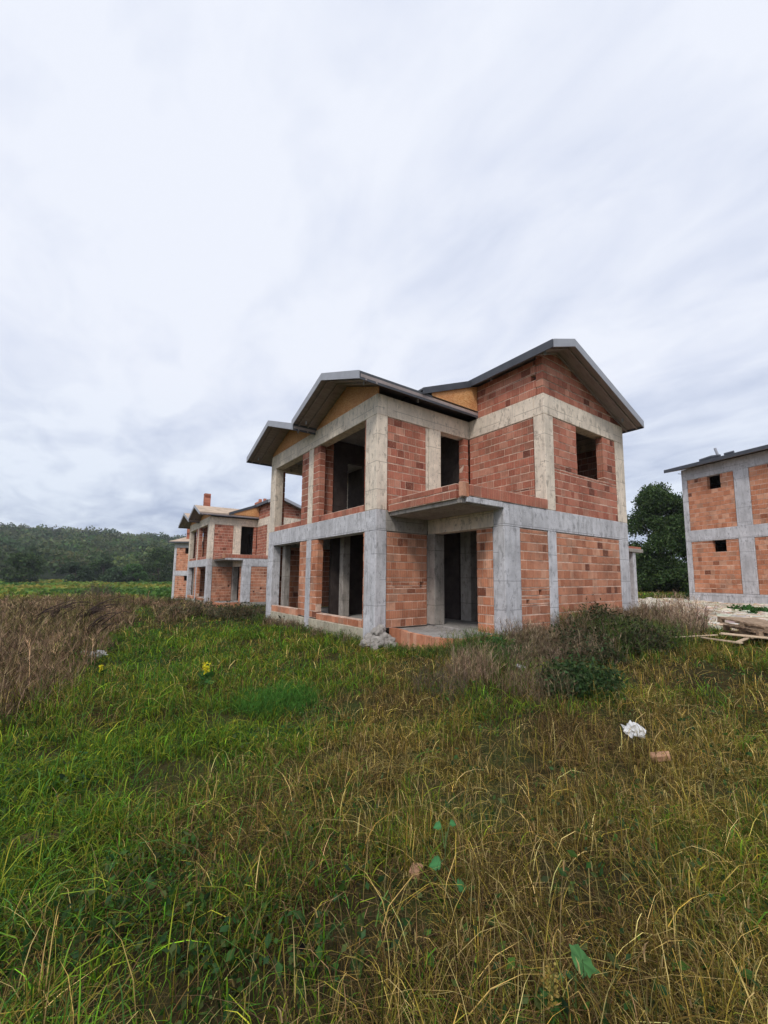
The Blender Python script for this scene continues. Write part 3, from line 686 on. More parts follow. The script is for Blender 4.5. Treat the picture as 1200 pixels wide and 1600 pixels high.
def tufted(n, r0, r1, k, per, spread):
    """blade roots gathered in tufts; returns positions, distance, and the offset direction from the tuft's heart"""
    m = max(1, n//per); tx, ty, tr = scatter(m, r0, r1, k); i = RNG.integers(0, m, n)
    sp_ = spread*RNG.uniform(.4, 1.6, m)[i]*(1+tr[i]*.05); a = RNG.uniform(0, 2*pi, n); q = np.abs(RNG.normal(0, 1, n))
    dx, dy = np.cos(a)*q*sp_, np.sin(a)*q*sp_; x, y = tx[i]+dx, ty[i]+dy
    return x, y, np.hypot(x-CAM[0], y-CAM[1]), a+RNG.normal(0, .5, n), RNG.random(m)[i], RNG.random(m)[i]
def grass():
    gp, dp = [], []
    for (n, r0, r1, k, segs, per, spread) in ((150000, .7, 5, 1.15, 4, 30, .05), (90000, .7, 5, 1.15, 3, 3, .1), (210000, 5, 14, 1.35, 3, 24, .085), (130000, 14, 52, 1.6, 2, 14, .16)):
        x, y, r, az, t1, t2 = tufted(n, r0, r1, k, per, spread)
        keep = ~inside(x, y) & (~rubble_zone(x, y) | (RNG.random(n) < .10)) & (r > .6)
        x, y, r, az, t1, t2 = [v[keep] for v in (x, y, r, az, t1, t2)]; n = len(x)
        cl = fbm(x*2.1+5, y*2.1+2, 3); keep = RNG.random(n) < np.clip((cl-.30)*4.2, .13, 1)
        x, y, r, az, t1, t2, cl = [v[keep] for v in (x, y, r, az, t1, t2, cl)]; n = len(x)
        z = H(x, y)-.01
        pn = fbm(x*.8+40, y*.8+11, 4); pn2 = fbm(x*.5+4, y*.5+71, 3)
        g = table(G_GREEN, x, y)*1.05+(pn-.5)*1.3; b_ = table(G_BROWN, x, y)+(pn2-.5)*1.2
        t3 = (t1*7.31+t2*3.17) % 1; isg = (t3*.85+RNG.random(n)*.15) < g; isb = (t2*.7+RNG.random(n)*.3) < b_
        wmin = r*.0015; tall = (.5+1.1*fbm(x*.7+8, y*.7+3, 3))*(.75+.5*t2)
        kd = np.hypot(x-.6, y+1.9); tall *= np.clip(.7+.3*(kd-1.0)/1.2, .7, 1)
        big = 1+.5*np.clip((r-2)/6, 0, 1)
        q = isg; m = q.sum()
        h = RNG.uniform(.05, .19, m)*tall[q]*np.where(RNG.random(m) < .10, 1.6, 1)*(.75+.35*np.clip((r[q]-3)/5, 0, 1)); lean = np.abs(RNG.normal(.8, .6, m))
        c = pal(m, [(.09, .235, .015), (.13, .29, .02), (.05, .15, .018), (.19, .29, .025), (.24, .28, .035), (.06, .17, .04)], .22)
        c = np.array([.70, .72, .62])*c*np.exp(RNG.normal(-.05, .34, (m, 1)))*(.45+1.0*t2[q][:, None])*np.where((pn[q] > .5)[:, None], np.array([1.15, 1.0, .9]), np.array([.95, 1, 1]))
        gp.append(blades(x[q], y[q], z[q], h, np.maximum(RNG.uniform(.003, .0095, m), wmin[q]*.85), az[q], lean, c, segs, c*np.array([1.6, 1.3, 1.2]), RNG.random(m)))
        q = ~isg; m = q.sum(); bb = isb[q]
        c = np.where(bb[:, None], pal(m, [(.14, .08, .04), (.21, .13, .07), (.08, .05, .025), (.32, .22, .12), (.16, .12, .045)], .25),
                     pal(m, [(.36, .27, .055), (.50, .37, .11), (.24, .20, .035), (.24, .23, .04), (.66, .50, .20), (.16, .17, .03), (.40, .27, .065), (.80, .64, .30)], .2))
        c = c*.68*np.exp(RNG.normal(-.10, .42, (m, 1)))*(.35+1.15*t1[q][:, None]**1.3)*np.array([1.03, .98, .80]); litter = RNG.random(m) < .62
        h = RNG.uniform(.06, .25, m)*tall[q]*big[q]**.3; lean = np.abs(RNG.normal(.8, .6, m))
        h = np.where(litter, h*.40, h); lean = np.where(litter, RNG.uniform(1.2, 3.2, m), lean)
        wind = RNG.normal(2.4, 1.2, m); a2 = np.where(RNG.random(m) < .35, wind, az[q]); a2 = np.where(litter, RNG.uniform(0, 2*pi, m), a2)
        dp.append(blades(x[q], y[q], z[q], h, np.maximum(RNG.uniform(.0018, .0055, m), wmin[q]*.62), a2, lean, c, segs, c*1.2, RNG.random(m)*.45))
    # low broad-leaved ground weeds among the green grass
    x, y, r = scatter(90000, .8, 16, 1.3); k = ~inside(x, y) & (fbm(x*1.2+2, y*1.2+60, 3) > .5) & (RNG.random(len(x)) < table(G_GREEN, x, y)+.12); x, y, r = x[k], y[k], r[k]
    P = np.stack([x, y, H(x, y)+RNG.uniform(.01, .13, len(x))], 1)
    gp.append(cards(P, np.clip(RNG.uniform(.012, .032, len(x)), r*.002, 1), pal(len(x), [(.035, .09, .02), (.055, .12, .02), (.03, .075, .025), (.07, .10, .03)], .3), .8, 1.7))
    V, Q, C = merge(gp); tag(np_mesh('green_grass', V, Q, M_LEAF, col=C), 'green grass blades growing over the whole plot', 'grass', kind='stuff')
    V, Q, C = merge(dp); tag(np_mesh('dry_grass', V, Q, M_DRY, col=C), 'yellowed and brown dry grass matted over the plot', 'dry grass', kind='stuff')
grass()

def stems(n_x, n_y, h, cols, lean=.25, twigs=7, tw=.12, w0=.004, fluff=None):
    """dry forbs: a stem each with side twigs; returns merged arrays"""
    x, y = n_x, n_y; n = len(x); z = H(x, y)-.02; r = np.hypot(x-CAM[0], y-CAM[1])
    az = RNG.uniform(0, 2*pi, n); ln = np.abs(RNG.normal(lean, lean*.6, n))
    out_ = [blades(x, y, z, h, np.maximum(w0, r*.0011), az, ln, cols, 3, cols*1.1, None)]
    for k in range(twigs):
        s = RNG.uniform(.3, 1, n); bx = x+np.cos(az)*ln*h*s**1.6; by = y+np.sin(az)*ln*h*s**1.6; bz = z+np.sin(s*pi/2)*h*(1-.25*ln*s)
        c = cols*RNG.uniform(.7, 1.5, (n, 1))
        out_.append(blades(bx, by, bz, tw*RNG.uniform(.4, 1.2, n)*(1.3-s*.5), np.maximum(w0*.9, r*.0010), az+RNG.normal(0, 2, n), RNG.uniform(.2, 1.2, n), c, 1, c*1.1))
    return merge(out_)
def dead_weeds():
    n = 20000; x, y, r = scatter(n, 4.5, 40, 1.25, -50, -4)
    u, v = to_px(x, y, H(x, y, False))
    xs = np.array([0, 60, 120, 170, 200, 240, 300]); lim = np.array([1150, 1120, 1075, 1010, 985, 968, 968])
    l_ = np.interp(u, xs, lim)+(fbm(x, y, 3)-.5)*60
    # the mown strip leading back between the weeds
    keep = (v < l_) & (u < 330) & ~((u > 205+ (v-940)*.1) & (u < 236+(v-940)*.3) & (v > 948)) & ~inside(x, y, .1)
    edge = np.clip((l_-v)/55, 0, 1)
    x, y, r, edge = x[keep], y[keep], r[keep], edge[keep]; n = len(x)
    h = RNG.uniform(.25, .95, n)*(.35+.65*edge)*(.35+1.2*fbm(x*.9, y*.9, 3))
    c = pal(n, [(.16, .115, .08), (.10, .07, .05), (.22, .16, .115), (.065, .045, .032), (.14, .12, .06), (.33, .25, .17)], .4)*np.array([1.15, 1.04, .9])
    pz_ = fbm(x*.45+9, y*.45+4, 3)[:, None]; c = np.where(pz_ > .53, c*np.array([.62, .80, .45]), c)
    V, Q, C = stems(x, y, h, c, .6, 10, .15, .005)
    tag(np_mesh('dead_weeds', V, Q, M_DRY, col=C), 'dense brown dead weeds covering the left of the plot', 'weeds', kind='stuff')
dead_weeds()

# crop field behind
def crops():
    n = 42000; x, y, r = scatter(n, 44, 240, 1.6, -50, 3)
    u, v = to_px(x, y, H(x, y, False)); keep = ~((x > -1) & (x < 12) & (y < 52)); x, y, r, u = x[keep], y[keep], r[keep], u[keep]; n = len(x)
    z = H(x, y)+RNG.uniform(.1, 1.0, n)*(.5+.6*fbm(x*.1, y*.1, 2))
    yl = fbm(x*.07+3, y*.035+8, 2)+RNG.normal(0, .05, n)
    c = np.where((yl > .57)[:, None], pal(n, [(.30, .26, .05), (.20, .22, .04)]), np.where((yl > .45)[:, None], pal(n, [(.13, .22, .035), (.17, .24, .04)]), pal(n, [(.06, .14, .03), (.09, .17, .03)])))
    V, Q, C = cards(np.stack([x, y, z], 1), np.clip(r*.0075, .3, .9), c, 0, 1.0)
    tag(np_mesh('crop_field', V, Q, M_LEAF, col=C), 'yellow and green leafy crop field before the wooded hill', 'crop field', kind='stuff')
crops()

# ------------------------------------------------------------------ hill and its wood
def hill_h(x, y):
    d = np.hypot(x-CAM[0], y-CAM[1]); az = np.degrees(np.arctan2(x-CAM[0], y-CAM[1]))
    s1 = sm((d-215)/150)*12*(.75+.5*fbm(x*.008+2, y*.008, 2)); 
    s2 = sm((d-300)/330)*31*np.interp(az, [-40, -10, 2, 14, 30, 70], [.92, .93, .97, .82, .55, .25])
    return -1.7+s1*np.interp(az, [-30, 20, 45], [1, 1, .2])+s2*(.97+.06*fbm(x*.01, y*.01, 3))
def hills():
    az = np.radians(np.linspace(-45, 80, 120)); d = np.linspace(205, 900, 60)
    A, D = np.meshgrid(az, d, indexing='ij'); x = CAM[0]+D*np.sin(A); y = CAM[1]+D*np.cos(A)
    z = hill_h(x, y); z[:, -1] = -5
    V = np.stack([x.ravel(), y.ravel(), z.ravel()], 1); n = len(d); i = (np.arange(len(az)-1)[:, None]*n+np.arange(n-1)[None, :]).ravel()
    tag(np_mesh('hills', V, np.stack([i, i+1, i+n+1, i+n], 1), plain('hill_ground', (.04, .06, .025), .95, .3, .2), smooth=True), kind='structure')
    # wood: every crown is a shell of leaf clumps over an uneven ball
    n = 5200; az = np.radians(RNG.uniform(-20, 60, n)); dd = 222+(RNG.random(n)**.85)*470
    x = CAM[0]+dd*np.sin(az); y = CAM[1]+dd*np.cos(az); keep = RNG.random(n) < np.where(np.degrees(az) > 16, .35, 1); x, y, dd = x[keep], y[keep], dd[keep]; n = len(x)
    z = hill_h(x, y); R_ = RNG.uniform(3.6, 7.6, n); hgt = R_*RNG.uniform(.9, 1.3, n)
    k = 100; dirs = RNG.normal(size=(n, k, 3)); dirs[..., 2] = np.abs(dirs[..., 2])*.9-.25; dirs /= np.linalg.norm(dirs, axis=2)[..., None]
    rad = RNG.uniform(.7, 1.0, (n, k, 1))
    P = np.stack([x, y, z+hgt*.8], 1)[:, None, :]+dirs*rad*np.stack([R_, R_, hgt], 1)[:, None, :]
    base = pal(n, [(.05, .078, .036), (.065, .092, .038), (.04, .062, .034), (.085, .09, .045), (.06, .068, .035), (.105, .10, .055)], .22)*np.array([.98, 1.22, .78])*RNG.uniform(.55, 1.45, (n, 1))
    C = np.repeat(base[:, None, :], k, 1)*RNG.uniform(.8, 1.25, (n, k, 1))
    V, Q, Cc = cards(P.reshape(-1, 3), np.repeat(R_*.24, k), C.reshape(-1, 3), 0, 1.1)
    tag(np_mesh('wooded_hillside', V, Q, M_LEAF, col=Cc), 'dark green wood covering the far hill', 'wood', kind='stuff')
hills()

# ------------------------------------------------------------------ single trees
def tree(name, x, y, h, rad, label, cat, cols, group=None, n=5000, leaf=.2, crown_lo=.18, parts=True, z=None, lobes=26):
    z = Hs(x, y) if z is None else z
    t = empty(name, (x, y, z), label=label, cat=cat, group=group)
    mb = MB(); top = h*.72
    mb.tube([(0, 0, -.3), (.04*h*.1, 0, h*.25), (-.02*h, .02*h, h*.5), (0, 0, top)], [h*.035, h*.028, h*.018, h*.006], 8)
    cs = []
    for i in range(lobes):
        f = RNG.uniform(crown_lo, 1); a = RNG.uniform(0, 2*pi); prof = sin(pi*min(1, (f-crown_lo)/(1-crown_lo)*.82+.14))**.6
        rr = rad*prof*RNG.uniform(.35, .88); c = np.array([rr*cos(a), rr*sin(a), h*f*.93]); cs.append((c, rad*RNG.uniform(.24, .42)))
        if i % 2 == 0:
            b0 = np.array([0, 0, max(h*.12, c[2]*.55)]); mb.tube([b0, (b0+c)/2+np.array([0, 0, -.03*h]), c], [h*.014, h*.009, h*.003], 5)
    mb.build('trunk', M_BARK, t, smooth=True)
    k = n//lobes; P = []; C = []
    for c, r_ in cs:
        d = RNG.normal(size=(k, 3)); d /= np.linalg.norm(d, axis=1)[:, None]; d *= (RNG.random((k, 1))**.45)*r_*RNG.uniform(.75, 1.25, (k, 1)); d[:, 2] *= .8
        P.append(c+d); C.append(pal(k, cols, .22)*RNG.uniform(.82, 1.2))
    V, Q, C = cards(np.concatenate(P), leaf, np.concatenate(C), .1, 1.7)
    np_mesh('crown', V, Q, M_LEAF, t, col=C)
    return t
DG = [(.042, .08, .024), (.06, .10, .03), (.034, .062, .022), (.078, .12, .036)]
x, y = at_dist(1036, 46); tree('broadleaf_tree', x, y, 10.0, 3.5, 'tall dark green tree standing left of the right-hand house', 'tree', DG, n=46000, leaf=.13, crown_lo=.06, lobes=50, z=.2)
x, y = at_dist(1096, 48); tree('broadleaf_tree', x, y, 8.0, 3.6, 'dark tree partly hidden behind the left edge of the right-hand house', 'tree', DG, n=24000, leaf=.14, crown_lo=.05, lobes=30, z=.2)
x, y = at_dist(984, 48); tree('bush', x, y, 4.6, 2.4, 'dark green bush showing past the right corner of the nearest house', 'bush', DG+[(.05, .09, .03)], n=9000, leaf=.11, crown_lo=.05, lobes=18, z=.15)
for px, d, h_, rr_, lb in ((1012, 44, 2.6, 2.0, 'low dark undergrowth at the left foot of the tall tree'), (1048, 44, 2.9, 2.2, 'low dark undergrowth under the middle of the tall tree'), (1080, 43, 2.5, 1.9, 'low dark undergrowth beside the corner of the right-hand house')):
    x, y = at_dist(px, d); tree('undergrowth_bush', x, y, h_, rr_, lb, 'bush', DG, 'undergrowth beneath the tall tree', n=9000, leaf=.12, crown_lo=.02, lobes=20, z=.1)
edge_trees = [(38, 150, 8.0, 5.5, 'rounded dark tree at the far left edge of the field', DG+[(.05, .09, .03)]),
    (118, 158, 6.2, 4.2, 'small grey-green tree at the foot of the hill, second from the left', [(.05, .085, .04), (.04, .07, .03)]),
    (162, 175, 8.5, 4.5, 'middle dark round tree at the field edge below the hill', DG+[(.04, .08, .025)]),
    (184, 150, 5.0, 4.0, 'low grey-green shrub-like tree right of the middle dark tree', [(.06, .10, .05), (.05, .085, .04)]),
    (209, 150, 6.0, 3.4, 'bright green small tree at the field edge left of the farthest house', [(.075, .16, .04), (.06, .13, .035)]),
    (247, 160, 11.5, 6.0, 'large dark tree just left of the farthest house', DG)]
for px, d, h, rad, lb, cols in edge_trees:
    x, y = at_dist(px, d); tree('field_edge_tree', x, y, h, rad, lb, 'tree', cols, 'trees along the far edge of the field', n=5200, leaf=.42, lobes=20, crown_lo=.08)

# ------------------------------------------------------------------ bushes and clumps near the house
def clump(name, x, y, n, rad, h, cols, label, cat, group=None, leafy=False, lean=.4, leaf=.05, leafcols=None, per=10, twigs=6):
    t = empty(name, (0, 0, 0), label=label, cat=cat, group=group)
    a = RNG.uniform(0, 2*pi, n); r_ = rad*np.sqrt(RNG.random(n)); bx = x+r_*np.cos(a); by = y+r_*np.sin(a)
    hh = h*RNG.uniform(.45, 1.15, n)*(1-.3*(r_/rad)**2)*(.45+1.05*fbm(bx*2.6, by*2.6, 2))
    V, Q, C = stems(bx, by, hh, pal(n, cols), lean, twigs, h*.22, .003)
    zb = Hs(x, y); t.location = (x, y, zb); off = np.array([x, y, zb])
    np_mesh('stems', V-off, Q, M_DRY, t, col=C)
    if leafy:
        m = n*per; i = RNG.integers(0, n, m); s = RNG.uniform(.15, 1.05, m)
        P = np.stack([bx[i]+RNG.normal(0, h*.16, m), by[i]+RNG.normal(0, h*.16, m), H(bx[i], by[i])+hh[i]*s], 1)
        V, Q, C = cards(P-off, leaf, pal(m, leafcols, .25), .2, 2.2); np_mesh('leaves', V, Q, M_LEAF, t, col=C)
    return t
def base_weeds():
    """ragged band of tall mixed weeds along the foot of the nearest house and across to the planks"""
    segs_ = [((1.8, -2.8), (7.8, -2.95), .5, 2800, .60), ((.0, -2.75), (2.0, -3.05), .38, 1000, .46), ((2.2, -3.5), (6.6, -4.0), .8, 1900, .50), ((-.35, .3), (-.5, 7.2), .22, 1100, .30), ((-.3, -.8), (.0, -2.4), .25, 350, .26), ((-.6, -3.4), (2.4, -3.6), .5, 900, .36)]
    parts = []
    for (x0, y0), (x1, y1), sp_, n, hh in segs_:
        f = RNG.random(n); f = np.floor(f*14)/14+RNG.normal(0, .022, n)
        x = x0+(x1-x0)*f+RNG.normal(0, sp_*.4, n); y = y0+(y1-y0)*f+RNG.normal(0, sp_*.45, n)
        k = ~inside(x, y, .04); x, y, f = x[k], y[k], f[k]; m = len(x); tk = fbm(x*1.1+7, y*1.1+3, 3)
        h = hh*RNG.uniform(.3, 1.15, m)*(.45+1.1*tk); gr = fbm(x*.8+31, y*.8+5, 3)+RNG.normal(0, .05, m) > .5
        c = np.where(gr[:, None], pal(m, [(.06, .12, .022), (.09, .15, .03), (.05, .085, .025), (.14, .15, .04)], .25), pal(m, [(.20, .145, .095), (.11, .08, .05), (.32, .24, .16), (.15, .12, .06)], .3))
        parts.append(stems(x, y, h, c, .35, 7, hh*.22, .0035))
        az = RNG.uniform(0, 2*pi, m); r = np.hypot(x-CAM[0], y-CAM[1])
        for q in range(2): parts.append(blades(x+RNG.normal(0, .04, m), y+RNG.normal(0, .04, m), H(x, y)-.01, h*RNG.uniform(.5, .9, m), np.maximum(.007, r*.0014), az+q*2.2, RNG.uniform(.2, 1.1, m), c*1.15, 3))
    V, Q, C = merge(parts); tag(np_mesh('tall_weeds', V, Q, M_DRY, col=C), 'ragged green and brown weeds along the foot of the nearest house', 'weeds', kind='stuff')
base_weeds()
BR = [(.18, .125, .07), (.11, .08, .045), (.27, .20, .12)]
LG = [(.035, .075, .022), (.05, .10, .03), (.025, .05, .018), (.06, .085, .03)]
LD = [(.045, .06, .022), (.06, .07, .028), (.09, .075, .04), (.035, .045, .02)]
def gc(name, px, py, *a, **k): x, y, z = ground_at(px, py); return clump(name, x, y, *a, **k)
cl_ = 'weed clumps in front of the nearest house'
gc('weed_bush', 962, 1008, 220, .95, .80, [(.11, .085, .055), (.16, .12, .08)], 'large dark leafy weed bush against the right corner of the nearest house', 'bush', cl_, leafy=True, leafcols=LD, leaf=.038, per=30)
gc('weed_bush', 905, 1030, 90, .75, .5, [(.07, .06, .04)], 'low dark weed bush left of the large one at the house corner', 'bush', cl_, leafy=True, leafcols=LD+LG[:1], leaf=.035, per=26)
gc('green_tuft', 905, 1085, 260, .55, .42, [(.05, .09, .03)], 'dark green bushy tuft below the right brick wall', 'weed', cl_, leafy=True, leafcols=LG, leaf=.032, per=14)
gc('green_tuft', 790, 1030, 260, .42, .38, [(.05, .10, .03)], 'bright green tuft right of the curved terrace kerb', 'weed', cl_, leafy=True, leafcols=[(.05, .13, .03), (.04, .10, .028)], leaf=.028, per=10)
gc('dry_clump', 742, 1066, 210, .40, .66, [(.24, .165, .10), (.14, .095, .06), (.36, .26, .17)], 'pinkish-brown dry weed clump before the curved terrace kerb', 'weed', cl_, lean=.3)
gc('dry_clump', 690, 1085, 130, .40, .45, [(.09, .07, .045), (.14, .10, .07)], 'dark brown dry clump left of the pinkish-brown one', 'weed', cl_, lean=.4)
gc('dry_clump', 838, 1090, 220, .50, .52, [(.15, .11, .065), (.09, .065, .04), (.24, .18, .11)], 'grey-brown dry clump beside the small white scrap', 'weed', cl_, lean=.35)
gc('dry_clump', 845, 1012, 120, .16, .50, [(.28, .215, .15)], 'thin pale dry stalks standing against the concrete column', 'weed', cl_, lean=.2)
gc('dry_clump', 1062, 985, 420, .62, .85, [(.36, .26, .18), (.28, .20, .14), (.46, .34, .24)], 'tall tan dry bush in front of the stony strip', 'bush', cl_, lean=.3)
gc('dry_clump', 985, 1010, 150, .4, .5, [(.26, .20, .12)], 'straw-coloured stalks in front of the large dark bush', 'weed', cl_, lean=.3)
gc('green_tuft', 430, 1105, 900, .55, .30, [(.045, .13, .018), (.06, .16, .022)], 'dense deep green grass tuft in the middle of the lawn', 'weed', cl_, lean=.7, leafy=False, leafcols=[(.05, .14, .022), (.075, .17, .03)], leaf=.035, per=8)
gc('green_tuft', 1098, 941, 70, .6, .5, [(.05, .10, .03)], 'green weed at the left foot of the right-hand house', 'weed', cl_, leafy=True, leafcols=[(.05, .12, .04), (.04, .09, .03)], leaf=.12, per=16)
gc('green_tuft', 1192, 960, 90, .8, .25, [(.05, .10, .03)], 'green weeds on the stones right behind the pallets', 'weed', cl_, leafy=True, leafcols=[(.05, .13, .03)], leaf=.09, per=12)
gc('leafy_weed', 462, 975, 40, .28, .60, [(.06, .07, .03)], 'dark leafy weed climbing in front of the left plinth', 'weed', cl_, leafy=True, leafcols=[(.03, .06, .02), (.06, .06, .03)], leaf=.07, per=14)
gc('leafy_weed', 530, 988, 40, .35, .35, [(.06, .07, .03)], 'small leafy weeds at the plinth beside the near column', 'weed', cl_, leafy=True, leafcols=LG, leaf=.05, per=14)
gc('dry_clump', 372, 968, 220, 1.1, .55, [(.13, .095, .05), (.20, .15, .085), (.08, .06, .035)], 'brown weeds heaped between the two left houses', 'weed', cl_, leafy=True, leafcols=[(.09, .075, .04), (.06, .07, .03)], leaf=.05, per=7)
gc('dry_clump', 312, 960, 200, 1.5, .55, BR, 'brown weeds in front of the middle house', 'weed', cl_, leafy=True, leafcols=[(.11, .085, .05), (.07, .075, .035)], leaf=.05, per=5)
gc('dry_clump', 148, 942, 200, 1.5, 1.5, [(.14, .12, .08), (.09, .08, .05)], 'tall olive-brown bush rising above the dead weeds', 'bush', cl_, lean=.2, twigs=10)

# bent dead branches leaning over the weeds
def dead_branch(px, py, length, az, label, n=16):
    x, y, z = ground_at(px, py); t = MB()
    for i in range(n):
        a = az+random.gauss(0, .35); l = length*random.uniform(.5, 1); p = np.array([random.gauss(0, .12), random.gauss(0, .12), 0.0]); pts = [p]
        for s in range(6):
            f = (s+1)/6; pts.append(p+np.array([cos(a)*l*f**1.1, sin(a)*l*f**1.1, l*.62*sin(f*pi*.58)+random.gauss(0, .02)]))
        t.tube(pts, [.022, .019, .016, .014, .011, .008, .004], 4)
        for s in range(2, 6):
            q = pts[s]; t.tube([q, q+np.array([random.gauss(0, .12), random.gauss(0, .12), random.uniform(0, .14)])], [.005, .002], 3)
    o = t.build('dead_branches', plain('dark_twig', (.055, .035, .03), .9, .3, 10, 0), fix=False); o.location = (x, y, z)
    tag(o, label, 'branches', 'dead branches in the brown weeds')
A_R = math.atan2(rt0[1], rt0[0])
dead_branch(40, 990, 1.5, A_R+.3, 'dark reddish dead branches arching at the far left of the weeds')
dead_branch(112, 985, 1.6, A_R+.1, 'dark bent dead branches pointing right above the brown weeds')
dead_branch(130, 1003, 1.3, A_R-.3, 'low dark dead branches lying at the edge of the green grass', 9)

# ------------------------------------------------------------------ rubble strip, stones
def rubble():
    x, y, r = scatter(36000, 11, 34, 1.2, 28, 58); k = rubble_zone(x, y) & ~inside(x, y, .1); x, y = x[k], y[k]
    n = len(x); z = H(x, y)+.02; s = RNG.uniform(.04, .17, n)*(.6+.8*fbm(x, y, 2))
    base = np.array([(-1, -1, -1), (1, -1, -1), (1, 1, -1), (-1, 1, -1), (-.7, -.7, 1), (.7, -.7, 1), (.7, .7, 1), (-.7, .7, 1)], float)
    V = base[None]*RNG.uniform(.6, 1.3, (n, 8, 3))*s[:, None, None]*np.array([1.3, 1, .55])
    a = RNG.uniform(0, 2*pi, n); ca, sa = np.cos(a)[:, None], np.sin(a)[:, None]
    V = np.stack([V[..., 0]*ca-V[..., 1]*sa, V[..., 0]*sa+V[..., 1]*ca, V[..., 2]], 2)+np.stack([x, y, z], 1)[:, None]
    q = np.array([(0, 3, 2, 1), (4, 5, 6, 7), (0, 1, 5, 4), (1, 2, 6, 5), (2, 3, 7, 6), (3, 0, 4, 7)])
    Q = (np.arange(n)*8)[:, None, None]+q[None]
    c = np.repeat(pal(n, [(.55, .50, .41), (.66, .62, .54), (.42, .35, .26), (.50, .36, .26), (.60, .55, .45)]), 8, axis=0)
    m, t, b = new_mat('rubble_stone', .95); t.links.new(attr(t, 'col').outputs['Color'], b.inputs['Base Color'])
    tag(np_mesh('stone_rubble', V.reshape(-1, 3), Q.reshape(-1, 4), m, col=c), 'pale broken stones spread before the right-hand house', 'rubble', kind='stuff')
rubble()
def lump(name, mat, x, y, z, sx, sy, sz, label, cat, rough=.25, sub_=3, group=None, rz=0, seed=0, freq=3.0):
    bm = bmesh.new(); bmesh.ops.create_icosphere(bm, subdivisions=sub_, radius=1); rr = random.Random(seed)
    ox, oy = rr.uniform(0, 50), rr.uniform(0, 50)
    for v in bm.verts:
        c = v.co.normalized(); k = 1+rough*2*(float(fbm(c.x*freq+ox+c.z*freq*.7, c.y*freq+oy-c.z*freq*.5, 3))-.5)
        v.co = mathutils.Vector((c.x*k*sx, c.y*k*sy, c.z*k*sz))
    me = bpy.data.meshes.new(name); bm.to_mesh(me); bm.free(); me.materials.append(mat)
    o = bpy.data.objects.new(name, me); COL.objects.link(o); o.location = (x, y, z); o.rotation_euler = (0, 0, rz)
    return tag(o, label, cat, group)
def cement_heap():
    mb = MB(); rr = random.Random(3); bm = bmesh.new()
    for i in range(70):
        a = rr.uniform(0, 2*pi); q = rr.random()**.6; r_ = .30*q; z = .30*(1-q)*rr.random()**.4+.02
        g = bmesh.ops.create_icosphere(bm, subdivisions=2, radius=1)['verts']; s = rr.uniform(.045, .09)
        s3 = (s*rr.uniform(.9, 1.6), s*rr.uniform(.8, 1.3), s*rr.uniform(.45, .8)); rz = rr.uniform(0, pi); ox = rr.uniform(0, 60)
        for v in g:
            c = v.co.copy(); k = 1+.5*(float(vn(c.x*2+ox, c.y*2+c.z*2))-.5); X_, Y_ = c.x*s3[0]*k, c.y*s3[1]*k
            v.co = mathutils.Vector((X_*cos(rz)-Y_*sin(rz)+r_*cos(a)*1.15, X_*sin(rz)+Y_*cos(rz)+r_*sin(a), c.z*s3[2]*k+z))
    me = bpy.data.meshes.new('cement_heap'); bm.to_mesh(me); bm.free(); me.materials.append(M_STONE)
    o = bpy.data.objects.new('cement_heap', me); COL.objects.link(o); o.location = (-.20, -.46, Hs(-.2, -.4)+.03); o.scale = (1.15, 1.15, 1.75)
    tag(o, 'heap of hardened grey cement lumps at the near corner column', 'heap')
cement_heap()
def crumpled(px, py, s, label, seed, sz=.5):
    x, y, z = ground_at(px, py); rr = random.Random(seed)
    o = lump('plastic_bag', M_BAG, x, y, z+s*sz*.75, s, s*.7, s*sz, label, 'bag', .6, 3, 'white plastic scraps in the grass', seed, seed, 2.0)
    for v in o.data.vertices:
        k = 1+rr.uniform(-.2, .2); v.co = mathutils.Vector((v.co.x*k+rr.gauss(0, s*.03), v.co.y*k+rr.gauss(0, s*.03), v.co.z*(1+rr.uniform(-.45, .45))))
    return o
crumpled(990, 1150, .105, 'crumpled white plastic bag, the largest one, lying in the dry grass on the right', 5, .65)
crumpled(152, 1028, .13, 'white plastic bag at the edge of the green grass on the left', 6, .55)
crumpled(132, 1022, .10, 'thin white strip of plastic beside the left-hand bag', 7, .3)
crumpled(810, 1046, .09, 'small white scrap of plastic between the weed clumps', 8, .5)
x, y, z = ground_at(1014, 962); lump('pale_boulder', M_PALE, x, y, z+.2, .42, .28, .36, 'pale pointed boulder at the edge of the stony strip', 'stone', .5, 3, seed=4)
def brick_piece(px, py, s, rz, label):
    x, y, z = ground_at(px, py); mb = MB(); mb.box(-s[0], s[0], -s[1], s[1], -s[2], s[2])
    for i, v in enumerate(mb.v): mb.v[i] = tuple(c*random.uniform(.72, 1.05) for c in v)
    o = mb.build('broken_brick', M_CLAY, bevel=.006); o.location = (x, y, z+s[2]*.9+.02); o.rotation_euler = (.15, -.25, rz)
    tag(o, label, 'brick', 'loose pieces of brick')
brick_piece(1033, 1192, (.085, .045, .035), A_R-.4, 'broken orange brick below the largest white bag')
brick_piece(650, 1372, (.042, .035, .022), A_R+1.2, 'small reddish brick fragment half buried in the foreground grass')
xx, yy, zz = ground_at(55, 1320); lump('soil_clod', plain('brown_earth', (.085, .055, .03), .95, .35, 14, .9), xx, yy, zz+.0, .15, .09, .055, 'brown mound of matted earth in the green grass at lower left', 'mound', .5, 4, rz=A_R+.4, seed=9)

